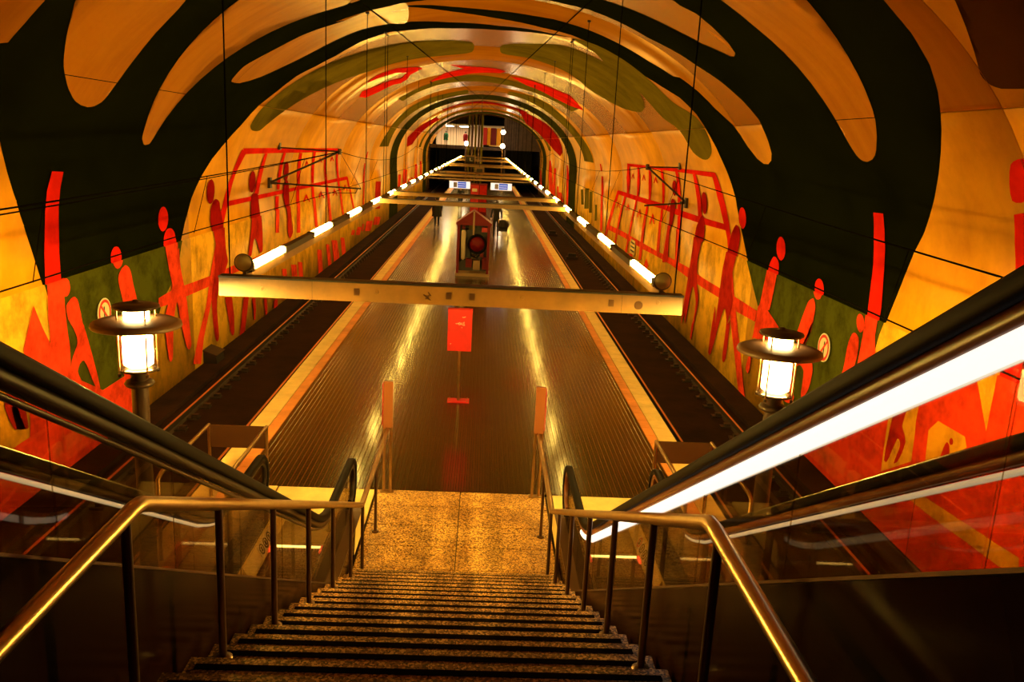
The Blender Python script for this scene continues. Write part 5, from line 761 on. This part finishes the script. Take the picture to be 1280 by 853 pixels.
# ------------------------------------------------------------------ overhead line
def bracket(s):
    side = 'left' if s < 0 else 'right'
    y = 27.4
    xt = -4.46 if s < 0 else 5.30; xl = -3.78 if s < 0 else 5.30
    x1 = s * 6.5; xw = s * 6.62
    t = root('catenary_bracket', 'black overhead line bracket on the %s wall in front of the painted tram' % side, 'bracket', (xw, y, 3.1), 'overhead line brackets')
    part('top_tube', MB().tube([(s * 6.40, y + 0.3, 4.27), (xt, y, 4.24)], 0.022, 6), 'iron', t)
    part('diagonal_tube', MB().tube([(xw, y - 0.2, 3.18), (xt, y, 4.24)], 0.032, 8), 'iron', t)
    part('lower_tube', MB().tube([(xw, y - 0.2, 3.18), (xl, y, 3.12 if s < 0 else 3.02)], 0.026, 6), 'iron', t)
    part('wall_anchor', MB().box(s * 6.645, s * 6.56, y - 0.32, y - 0.08, 3.02, 3.34).box(s * 6.645, s * 6.40, y - 0.24, y - 0.16, 3.14, 3.22), 'iron', t)
    part('wall_anchor', MB().box(s * 6.47, s * 6.37, y + 0.2, y + 0.4, 4.2, 4.42), 'iron', t)
    part('insulator', MB().lathe([(0.05, -0.09), (0.065, -0.03), (0.05, 0.0), (0.065, 0.03), (0.05, 0.09)], (xt, y, 4.24), 10), 'iron', t)
    if s < 0:
        part('steady_arm', MB().tube([(-3.9, y, 3.1), (-3.95, y, 2.98), (-5.0, y - 0.2, 2.95), (-5.0, y - 0.2, 2.88)], 0.014, 6), 'iron', t)
        part('tie_wire', MB().tube([(xt, y, 4.24), (xl, y, 3.12)], 0.008, 5), 'iron', t)
bracket(-1); bracket(1)
for s in (-1, 1):
    side = 'left' if s < 0 else 'right'
    xt = -4.46 if s < 0 else 5.30; x0 = s * 4.9
    def cat(y0, y1, za, zb, xa, xb, sag):
        return [(xa + (xb - xa) * k / 12, y0 + (y1 - y0) * k / 12, za + (zb - za) * k / 12 - 4 * sag * (k / 12) * (1 - k / 12)) for k in range(13)]
    p1 = cat(-3, 27.4, 3.62 if s > 0 else 3.74, 4.24, x0, xt, 0.10); p2 = cat(27.4, 62, 4.24, 4.24, xt, x0, 0.55); p3 = cat(62, 99, 4.24, 4.2, x0, xt, 0.5)
    mw = single('messenger_wire', MB().tube(p1 + p2[1:] + p3[1:], 0.011, 6), 'cable', 'upper overhead wire above the %s track' % side, 'wire', 'overhead wires')
    if s < 0:
        part('second_wire', MB().tube([(p[0] + 0.02, p[1], p[2] - 0.075 * (1 - k / 12.0)) for k, p in enumerate(p1)], 0.009, 5), 'cable', mw)
    cw = [(x0, -3, 2.92), (x0, 15, 2.98), (x0 - s * 0.05, 27.3, 2.90), (x0, 62, 2.9), (x0, 104, 2.9)]
    single('contact_wire', MB().tube(cw, 0.010, 6), 'cable', 'lower contact wire above the %s track' % side, 'wire', 'overhead wires')
    allp = p1 + p2[1:] + p3[1:]
    for yd in (9.6, 15.0, 22.5, 32.5, 38.0, 46.0, 54.0):
        for a, b in zip(allp, allp[1:]):
            if a[1] <= yd < b[1]:
                u = (yd - a[1]) / (b[1] - a[1]); q = tuple(a[i] + (b[i] - a[i]) * u for i in range(3))
        part('dropper', MB().tube([q, (x0, yd, 2.95)], 0.006, 5), 'cable', mw)
# ------------------------------------------------------------------ things on the platform
y = 15.2
t = root('platform_sign', 'red metal box on a thin post with red foot plate on the ribbed floor', 'sign', (-0.185, y, 0))
part('pole', MB().tube([(-0.185, y, 0.02), (-0.19, y, 1.0)], 0.028, 10), 'steel', t)
bx = part('box', MB().box(-0.42, 0.02, y - 0.06, y + 0.08, 0.98, 1.72).box(-0.425, 0.025, y - 0.066, y + 0.086, 1.70, 1.76), 'sign_red', t)
gr = MB()
for st in ([(-0.28, 1.50), (-0.25, 1.49), (-0.235, 1.51), (-0.22, 1.48)], [(-0.21, 1.52), (-0.225, 1.50), (-0.21, 1.47), (-0.19, 1.49), (-0.205, 1.525)], [(-0.18, 1.48), (-0.165, 1.52), (-0.15, 1.47)], [(-0.14, 1.52), (-0.12, 1.53), (-0.135, 1.50), (-0.11, 1.47), (-0.14, 1.465)], [(-0.16, 1.62), (-0.13, 1.615), (-0.10, 1.63)], [(-0.17, 1.43), (-0.16, 1.42)], [(-0.37, 1.11), (-0.35, 1.115)]):
    gr.tube([(a, y - 0.061, b) for a, b in st], 0.004, 5)
part('graffiti', gr, 'white_print', bx)
ft = part('foot_plate', MB().box(-0.385, 0.02, y - 0.13, y + 0.13, 0.0, 0.02), 'sign_red', t)
for dx in (-0.35, -0.02):
    for dy in (-0.1, 0.1): part('bolt', MB().lathe([(0.016, 0.02), (0.014, 0.035)], (dx, y + dy, 0), 8), 'steel', ft)

for s in (-1, 1):
    side = 'left' if s < 0 else 'right'
    xa, xb, y = s * 2.56, s * 3.30, 10.55
    t = root('platform_barrier', 'low steel barrier with brown panel between %s escalator and platform edge' % side, 'barrier', (s * 2.9, y, 0), 'barriers at the platform edge')
    for x in (xa, xb):
        part('post', MB().tube([(x, y, 0), (x, y, 1.0)], 0.022, 8), 'steel', t)
        part('side_rail', MB().tube([(x, y, 1.0), (x, 8.9, 1.0), (x, 8.8, 0.96), (x, 8.78, 0.0)], 0.024, 8), 'steel', t)
    part('panel', MB().box(min(xa, xb) + 0.02, max(xa, xb) - 0.02, y - 0.012, y + 0.012, 0.70, 1.0), 'panel_brown', t)

def kiosk():
    y = 30.4; x0, x1 = -0.78, 0.40; xm = (x0 + x1) / 2
    t = root('hose_kiosk', 'red gabled equipment kiosk with black hose reel on the platform', 'kiosk', (xm, y + 0.4, 0))
    for x in (x0, x1 - 0.09):
        for yy in (y, y + 0.75): part('post', MB().box(x, x + 0.09, yy, yy + 0.09, 0.03, 1.86), 'kiosk_red', t)
    part('base', MB().box(x0 - 0.03, x1 + 0.03, y - 0.03, y + 0.87, 0, 0.10), 'rail_paint', t)
    part('roof', MB().prism_y([(x0 - 0.05, 1.84), (x1 + 0.05, 1.84), (x1 + 0.05, 1.92), (xm, 2.36), (x0 - 0.05, 1.92)], y - 0.02, y + 0.86), 'kiosk_red', t)
    part('ridge_strip', MB().box(xm - 0.03, xm + 0.03, y - 0.035, y - 0.02, 1.5, 2.33), 'rail_paint', t)
    part('back_panel', MB().box(x0 + 0.09, x1 - 0.09, y + 0.70, y + 0.74, 0.1, 1.84), 'frame_black', t)
    reel = MB(); n = 28; m = 8; vs = []; fs = []
    cx, cz = xm + 0.14, 1.16
    for i in range(n):
        a = 2 * math.pi * i / n
        for k in range(m):
            b = 2 * math.pi * k / m; r = 0.31 + 0.05 * math.cos(b)
            vs.append((cx + r * math.cos(a), y + 0.12 + 0.06 * math.sin(b), cz + r * math.sin(a)))
    for i in range(n):
        for k in range(m): fs.append((i * m + k, i * m + (k + 1) % m, ((i + 1) % n) * m + (k + 1) % m, ((i + 1) % n) * m + k))
    reel.add(vs, fs, True)
    rl = part('hose_reel', reel, 'handrail_rubber', t, 'coiled black hose')
    d = MB(); d.lathe([(0.27, 0.0), (0.27, 0.06), (0.05, 0.09)], (0, 0, 0), 24); d.v = [(cx + v[0], y + 0.16 - v[2], cz + v[1]) for v in d.v]
    part('reel_disc', d, 'kiosk_red', rl)
    part('hose_tail', MB().tube([(cx - 0.25, y + 0.1, cz - 0.22), (cx - 0.2, y + 0.06, 0.75), (cx, y + 0.06, 0.66), (cx + 0.1, y + 0.08, 0.8)], 0.03, 6), 'handrail_rubber', rl)
    part('cylinder', MB().lathe([(0.02, 0.55), (0.085, 0.60), (0.085, 1.55), (0.05, 1.64), (0.03, 1.72)], (x0 + 0.23, y + 0.3, 0), 14), 'white_plastic', t, 'pale gas cylinder')
    part('pipe', MB().tube([(x0 + 0.13, y + 0.2, 0.5), (x0 + 0.13, y + 0.2, 1.66), (x0 + 0.4, y + 0.2, 1.68)], 0.03, 8), 'handrail_rubber', t)
    for xx, zz, w, h, mm in ((x0 + 0.18, 1.68, 0.1, 0.12, 'kiosk_red'), (x1 - 0.3, 1.6, 0.2, 0.16, 'sign_red'), (x0 + 0.42, 1.68, 0.22, 0.14, 'olive'), (xm - 0.25, 0.3, 0.22, 0.3, 'kiosk_red'), (xm + 0.02, 0.22, 0.25, 0.34, 'rail_paint'), (xm + 0.35, 0.25, 0.18, 0.4, 'kiosk_red'), (xm - 0.05, 0.62, 0.16, 0.12, 'dark_steel'), (xm + 0.25, 0.7, 0.14, 0.14, 'kiosk_red')):
        part('control_box', MB().box(xx, xx + w, y + 0.15, y + 0.5, zz, zz + h).box(xx + w * 0.3, xx + w * 0.7, y + 0.13, y + 0.15, zz + h * 0.3, zz + h * 0.7), mm, t)
kiosk()
def machine(x0, x1, y, h, label):
    t = root('ticket_machine', label, 'machine', ((x0 + x1) / 2, y + 0.4, 0))
    part('body', MB().box(x0, x1, y, y + 0.8, 0.08, h), 'kiosk_red', t)
    part('plinth', MB().box(x0 + 0.03, x1 - 0.03, y + 0.03, y + 0.77, 0, 0.08), 'frame_black', t)
    part('front_panel', MB().box(x0 + 0.04, x0 + (x1 - x0) * 0.5, y - 0.02, y, 0.3, h - 0.08), 'sign_red', t, 'bright red front panel')
    part('side_panel', MB().box(x0 + (x1 - x0) * 0.56, x1 - 0.04, y - 0.015, y, 0.3, h - 0.08), 'darkred', t)
    part('display', MB().box(x0 + 0.12, x0 + (x1 - x0) * 0.4, y - 0.03, y - 0.02, h - 0.5, h - 0.3), 'white_plastic', t)
machine(-0.80, 0.30, 56.0, 2.1, 'red machine cabinet behind the gabled kiosk, under the displays')

# train displays hanging under the second frame
for x0, x1, nm in ((-1.52, -0.53, 'left'), (0.40, 1.41, 'right')):
    y = 40.0; z0, z1 = 2.60, 2.95
    t = root('train_display', '%s of two hanging train displays with blue and white screens' % nm, 'display', ((x0 + x1) / 2, y, z0), 'hanging train displays')
    part('casing', MB().box(x0, x1, y, y + 0.18, z0, z1), 'white_plastic', t)
    part('screen', MB().box(x0 + 0.02, x1 - 0.02, y - 0.006, y, z0 + 0.02, z1 - 0.02), 'screen_white', t)
    sb = part('blue_panel', MB().box(x0 + 0.40, x1 - 0.20, y - 0.010, y - 0.006, z0 + 0.04, z1 - 0.03), 'screen_blue', t)
    for k in range(2): part('text_line', MB().box(x0 + 0.42, x1 - 0.24, y - 0.013, y - 0.010, z0 + 0.12 + k * 0.10, z0 + 0.135 + k * 0.10), 'screen_white', sb)
    part('text_block', MB().box(x0 + 0.2, x0 + 0.37, y - 0.010, y - 0.006, z0 + 0.06, z1 - 0.06), 'cloth_grey', t)
    for xx in (x0 + 0.15, x1 - 0.15): part('hanger', MB().tube([(xx, y + 0.09, z1), (xx, y + 0.09, 3.0)], 0.015, 6), 'iron', t)

# wall signs
def wall_sign(s, y, z, label):
    x = s * (A - 0.075)
    t = root('no_smoking_sign', label, 'sign', (x, y, z), 'no smoking signs')
    def disc(r0, r1, off, m, nm):
        mb = MB(); n = 28; vs = []; fs = []
        for r in (r0, r1):
            for k in range(n):
                a = 2 * math.pi * k / n; vs.append((x - s * off, y + r * math.cos(a), z + r * math.sin(a)))
        for k in range(n): fs.append((k, (k + 1) % n, n + (k + 1) % n, n + k))
        mb.add(vs, fs); return part(nm, mb, m, t)
    mbp = MB(); mbp.lathe([(0.27, 0.0), (0.27, 0.012)], (0, 0, 0), 28); mbp.v = [(x - s * v[2], y + v[0], z + v[1]) for v in mbp.v]
    part('plate', mbp, 'white_print', t)
    disc(0.19, 0.245, 0.014, 'red_print', 'ring')
    sl = MB()
    for d, nm in ((-1, 'slash'),):
        c, sn = math.cos(0.8), math.sin(0.8) * -1
        sl.add([(x - s * 0.0155, y + a * c - b * sn, z + a * sn + b * c) for a, b in ((-0.2, -0.025), (0.2, -0.025), (0.2, 0.025), (-0.2, 0.025))], [(0, 1, 2, 3)])
    part('slash', sl, 'red_print', t)
    part('cigarette', MB().box(x - s * 0.0125, x - s * 0.0145, y - 0.04, y + 0.0, z - 0.14, z + 0.12), 'black_print', t)
wall_sign(-1, 15.09, 1.43, 'round no smoking sign on the left wall behind the lantern')
wall_sign(1, 15.11, 1.34, 'round no smoking sign on the right wall behind the lantern')
y, z = 36.03, 0.70; x = A - 0.075
t = root('notice_plate', 'small yellow notice plate with black lines on the right wall', 'sign', (x, y, z - 0.25))
part('plate', MB().box(x - 0.012, x, y - 0.55, y + 0.55, z - 0.3, z + 0.3), 'cream_tile', t)
for k in range(3): part('text_line', MB().box(x - 0.015, x - 0.012, y - 0.45, y + 0.45, z - 0.2 + k * 0.17, z - 0.13 + k * 0.17), 'black_print', t)

# ------------------------------------------------------------------ people
def person(name_label, loc, h, cols, stride=0.0, coat=False, rz=0.0, group='people on the platform', arm=0.0):
    """one continuous body grown with a skin modifier; cols = (legs, torso)"""
    k = h / 1.75
    V = {'pelvis': (0, 0, 0.95), 'belly': (0, 0.01, 1.10), 'chest': (0, 0, 1.30), 'neck': (0, 0, 1.47), 'skull': (0, -0.01, 1.58), 'crown': (0, -0.01, 1.68), 'nose': (0, 0.085, 1.585)}
    E_ = [('pelvis', 'belly'), ('belly', 'chest'), ('chest', 'neck'), ('neck', 'skull'), ('skull', 'crown')]
    Rr = {'pelvis': 0.15, 'belly': 0.14, 'chest': 0.16, 'neck': 0.055, 'skull': 0.088, 'crown': 0.07}
    for s, S in ((-1, 'l'), (1, 'r')):
        d = stride * s
        V['hip' + S] = (s * 0.09, 0, 0.88); V['knee' + S] = (s * 0.10, d * 0.6 + 0.02, 0.50); V['ankle' + S] = (s * 0.10, d - 0.02, 0.09); V['toe' + S] = (s * 0.11, d + 0.15, 0.035)
        V['shoulder' + S] = (s * 0.19, 0, 1.41); V['elbow' + S] = (s * 0.25, -0.02 + arm * 0.1, 1.13); V['wrist' + S] = (s * 0.26, 0.05 + arm * 0.3, 0.90 + arm * 0.12); V['palm' + S] = (s * 0.26, 0.07 + arm * 0.36, 0.83 + arm * 0.13)
        E_ += [('pelvis', 'hip' + S), ('hip' + S, 'knee' + S), ('knee' + S, 'ankle' + S), ('ankle' + S, 'toe' + S), ('chest', 'shoulder' + S), ('shoulder' + S, 'elbow' + S), ('elbow' + S, 'wrist' + S), ('wrist' + S, 'palm' + S)]
        Rr.update({'hip' + S: 0.095, 'knee' + S: 0.062, 'ankle' + S: 0.042, 'toe' + S: 0.035, 'shoulder' + S: 0.068, 'elbow' + S: 0.046, 'wrist' + S: 0.032, 'palm' + S: 0.036})
    V.pop('nose')
    names = list(V); me = bpy.data.meshes.new('body')
    me.from_pydata([tuple(c * k for c in V[n]) for n in names], [(names.index(a), names.index(b)) for a, b in E_], [])
    o = bpy.data.objects.new('body_tmp', me); COL.objects.link(o)
    md = o.modifiers.new('skin', 'SKIN'); md.use_smooth_shade = True
    for i, n in enumerate(names):
        sv = me.skin_vertices[0].data[i]; sv.radius = (Rr[n] * k, Rr[n] * k * (0.72 if n in ('chest', 'pelvis', 'belly') else 1.0)); sv.use_root = (n == 'pelvis')
    o.modifiers.new('sub', 'SUBSURF').levels = 1
    dg = bpy.context.evaluated_depsgraph_get(); dg.update()
    bme = bpy.data.meshes.new_from_object(o.evaluated_get(dg)); bpy.data.objects.remove(o)
    bme.name = 'body'; bme.materials.clear()
    for m in (cols[0], cols[1], 'skin'): bme.materials.append(M[m])
    for p in bme.polygons:
        z = p.center.z / k
        p.material_index = 2 if (z > 1.45 or (abs(p.center.x) > 0.2 * k and z < 0.91 + arm * 0.12)) else (1 if z > 0.92 else 0)
    t = root('person', name_label, 'person', loc, group, rz)
    link('body', bme, t)
    hm = MB(); hm.lathe([(0.098 * k, 1.55 * k), (0.104 * k, 1.62 * k), (0.09 * k, 1.70 * k), (0.05 * k, 1.745 * k), (0.001, 1.755 * k)], (0, -0.02 * k, 0), 14)
    part('hair', hm, 'hair', t, local=True)
    fm = MB(); fm.tube([(0, 0.07 * k, 1.60 * k), (0, 0.105 * k, 1.57 * k)], [0.012 * k, 0.018 * k], 6)
    for s in (-1, 1): fm.tube([(s * 0.092 * k, -0.01, 1.56 * k), (s * 0.104 * k, -0.015, 1.61 * k)], 0.016 * k, 6)
    part('face', fm, 'skin', t, local=True)
    fg = MB()
    for s in (-1, 1):
        px, py, pz = V['palm' + ('l' if s < 0 else 'r')]
        for q, (dx, l) in enumerate(((-0.024, 0.07), (-0.008, 0.082), (0.008, 0.078), (0.022, 0.062))):
            fg.tube([(px * k, (py + dx) * k, (pz - 0.02) * k), (px * k, (py + dx + 0.012) * k, (pz - 0.02 - l * 0.6) * k), ((px - s * 0.012) * k, (py + dx + 0.016) * k, (pz - 0.02 - l) * k)], 0.0085 * k, 5)
        fg.tube([((px - s * 0.01) * k, (py + 0.02) * k, (pz + 0.02) * k), ((px - s * 0.02) * k, (py + 0.05) * k, (pz - 0.04) * k)], 0.010 * k, 5)
    part('fingers', fg, 'skin', t, local=True)
    if coat:
        cm = MB(); cm.lathe([(0.26 * k, 0.62 * k), (0.235 * k, 0.80 * k), (0.19 * k, 1.05 * k), (0.20 * k, 1.30 * k), (0.15 * k, 1.43 * k), (0.06 * k, 1.50 * k)], (0, 0, 0), 18)
        cm.v = [(v[0] * 1.15, v[1] * 0.8, v[2]) for v in cm.v]
        part('coat', cm, cols[1], t, local=True)
    return t
person('person in a flared dark coat standing near the left platform edge', (-2.46, 47.6, 0), 1.72, ('cloth_navy', 'cloth_black'), 0.03, True, 0.2)
person('person in dark jacket and pale top walking farther down the platform', (-1.58, 61.0, 0), 1.66, ('cloth_black', 'cloth_navy'), 0.16, False, 0.1)
person('person in black clothes standing beside the pushchair', (0.80, 43.6, 0), 1.84, ('cloth_black', 'cloth_black'), 0.06, False, 0.05, arm=0.4)
def pushchair():
    x, y = 1.15, 43.1
    t = root('pushchair', 'black pushchair standing beside the person on the platform', 'pushchair', (x, y, 0))
    part('hood', MB().lathe([(0.29, 0.62), (0.30, 0.78), (0.24, 0.92), (0.12, 0.98), (0.001, 0.99)], (x, y + 0.05, 0), 14), 'cloth_black', t)
    part('seat', MB().prism_x([(y - 0.28, 0.42), (y + 0.3, 0.40), (y + 0.34, 0.72), (y - 0.05, 0.66), (y - 0.26, 0.52)], x - 0.22, x + 0.22), 'cloth_black', t)
    part('handle', MB().tube([(x - 0.22, y + 0.2, 0.5), (x - 0.24, y - 0.25, 1.0), (x + 0.24, y - 0.25, 1.0), (x + 0.22, y + 0.2, 0.5)], 0.016, 6), 'steel', t)
    for s in (-1, 1):
        part('frame_tube', MB().tube([(x + s * 0.24, y - 0.3, 0.12), (x + s * 0.22, y + 0.2, 0.55)], 0.016, 6), 'steel', t)
        part('frame_tube', MB().tube([(x + s * 0.24, y + 0.36, 0.12), (x + s * 0.22, y - 0.1, 0.6)], 0.016, 6), 'steel', t)
        for dy in (-0.3, 0.36):
            w = MB(); w.lathe([(0.12, -0.02), (0.12, 0.02), (0.03, 0.03)], (0, 0, 0), 14); w.v = [(x + s * 0.26 + v[2], y + dy + v[0], 0.12 + v[1]) for v in w.v]
            part('wheel', w, 'cloth_black', t)
pushchair()

# ------------------------------------------------------------------ far end of the station
for s in (-1, 1):
    nm = 'wall_end_%s' % ('left' if s < 0 else 'right')
    struct(nm, MB().box(s * 2.35, s * 2.2, YE, Y1 + 20, -1.0, 4.0), 'concrete', 'side of the %s running tunnel beyond the platform' % ('left' if s < 0 else 'right'))
END = struct('wall_end', MB().box(-A - 0.2, A + 0.2, Y1 + 20, Y1 + 20.3, -1.2, 8.2), 'frame_black', 'dark end of the running tunnels')
struct('wall_tunnel', MB().box(-A - 0.2, -A, Y1, Y1 + 20, -1.0, 8.2).box(A, A + 0.2, Y1, Y1 + 20, -1.0, 8.2).box(-A, A, Y1, Y1 + 20, 7.95, 8.2), 'frame_black', 'dark tunnel lining beyond the station')
struct('mezzanine_floor', MB().box(-A, 2.1, 101.0, Y1 + 8, 3.9, 4.2).box(-A, -1.9, 101.0, 101.2, 4.2, 4.3), 'concrete', 'mezzanine floor at the far end')
struct('wall_mezzanine', MB().box(-6.2, -0.3, Y1 + 4.0, Y1 + 4.2, 4.2, 7.9), 'mezzanine_wall', 'pale lit wall at the back of the mezzanine')
struct('wall_far_right', MB().box(2.1, A, 102.0, 102.3, 4.0, 8.0), 'concrete', 'dark wall above the right running tunnel')
struct('ceiling_mezzanine', MB().box(-A, 2.1, 101.5, Y1 + 8, 6.55, 6.7), 'white_plastic', 'mezzanine ceiling')
for x, w in ((-4.6, 1.3), (-2.6, 1.0)):
    t = root('ceiling_light', 'bright ceiling light on the far mezzanine, %s' % ('outer one' if x < -4 else 'inner one'), 'light', (x, 104, 6.45), 'mezzanine lights')
    part('diffuser', MB().box(x - w / 2, x + w / 2, 102.5, 106.5, 6.46, 6.5), 'far_light', t)
    part('frame', MB().box(x - w / 2 - 0.05, x + w / 2 + 0.05, 102.45, 106.55, 6.5, 6.55), 'frame_black', t)
person('person in a green jacket on the far mezzanine', (-4.7, 103.0, 4.2), 1.72, ('cloth_black', 'cloth_green'), 0.1, True, 3.1, 'people on the far mezzanine')
person('person in a red jacket on the far mezzanine', (-2.4, 102.6, 4.2), 1.72, ('cloth_black', 'cloth_red'), 0.1, True, 3.1, 'people on the far mezzanine')
t = root('red_wall_panel', 'red panelling with orange posts at the far end above the platform', 'panel', (0.7, 101.0, 4.2))
for k, (xa, xb, m) in enumerate(((-0.3, 0.15, 'sign_red'), (0.18, 0.55, 'orange'), (0.58, 1.2, 'kiosk_red'), (1.25, 1.75, 'orange'))):
    part('panel', MB().box(xa, xb, 101.2, 101.3, 4.5, 6.45), m, t)
part('top_rail', MB().box(-0.35, 1.8, 101.1, 101.2, 6.45, 6.55), 'white_plastic', t)
part('bottom_rail', MB().box(0.4, 1.85, 101.05, 101.15, 4.35, 4.5), 'steel', t)
for i, x in enumerate((-1.90, -1.52, -1.15, -0.78, -0.42)):
    zt = ZC + B * math.sqrt(1 - (x / A) ** 2) - 0.12
    single('service_pipe', MB().lathe([(0.11, 0.0), (0.11, zt)], (x, 98.6, 0), 10), 'dark_steel' if i % 2 else 'olive', 'tall service pipe at the far end, %s from the left' % ('first', 'second', 'third', 'fourth', 'fifth')[i], 'pipe', 'tall pipes at the far end')
for x, zz, lab in ((-2.15, (4.55,), 'globe lamp on a slim pole at the far left end of the platform'), (1.95, (4.45, 6.0), 'twin globe lamp on a slim pole at the far right end of the platform')):
    t = root('globe_lamp', lab, 'lamp', (x, 98.9, 0))
    part('pole', MB().tube([(x, 98.9, 0), (x, 98.9, zz[-1])], 0.06, 8), 'steel', t)
    for z in zz:
        part('globe', MB().lathe([(0.001, -0.26)] + [(0.26 * math.cos(a * math.pi / 12), 0.26 * math.sin(a * math.pi / 12)) for a in range(-5, 6)] + [(0.001, 0.26)], (x, 98.75, z), 14), 'far_light', t)
t = root('platform_clock', 'square framed clock hanging over the far platform', 'clock', (-1.05, 66.2, 2.95))
part('frame', MB().box(-1.5, -0.65, 66.0, 66.15, 2.95, 3.05).box(-1.5, -0.65, 66.0, 66.15, 3.65, 3.75).box(-1.5, -1.4, 66.0, 66.15, 3.05, 3.65).box(-0.75, -0.65, 66.0, 66.15, 3.05, 3.65), 'beam_paint', t)
part('face', MB().box(-1.4, -0.75, 66.05, 66.1, 3.05, 3.65), 'frame_black', t)
part('hands', MB().box(-1.09, -1.06, 66.03, 66.05, 3.33, 3.55).box(-1.09, -0.9, 66.03, 66.05, 3.33, 3.36), 'white_print', t)
part('hanger', MB().tube([(-1.07, 66.08, 3.75), (-1.07, 66.08, 7.8)], 0.02, 6), 'iron', t)
t = root('shield_sign', 'shield shaped emblem hanging over the far platform', 'sign', (-0.3, 60.2, 2.4))
sx, sy, sz = -0.28, 60.2, 2.75
shp = [(-0.33, 0.32), (0.33, 0.32), (0.33, -0.05), (0.2, -0.3), (0.0, -0.45), (-0.2, -0.3), (-0.33, -0.05)]
part('plate', MB().prism_y([(sx + a, sz + b) for a, b in shp], sy, sy + 0.06), 'beam_paint', t)
part('emblem', MB().prism_y([(sx + a * 0.6, sz + b * 0.6) for a, b in shp], sy - 0.02, sy), 'frame_black', t)
part('hanger', MB().tube([(sx, sy + 0.03, sz + 0.3), (sx, sy + 0.03, 7.8)], 0.02, 6), 'iron', t)
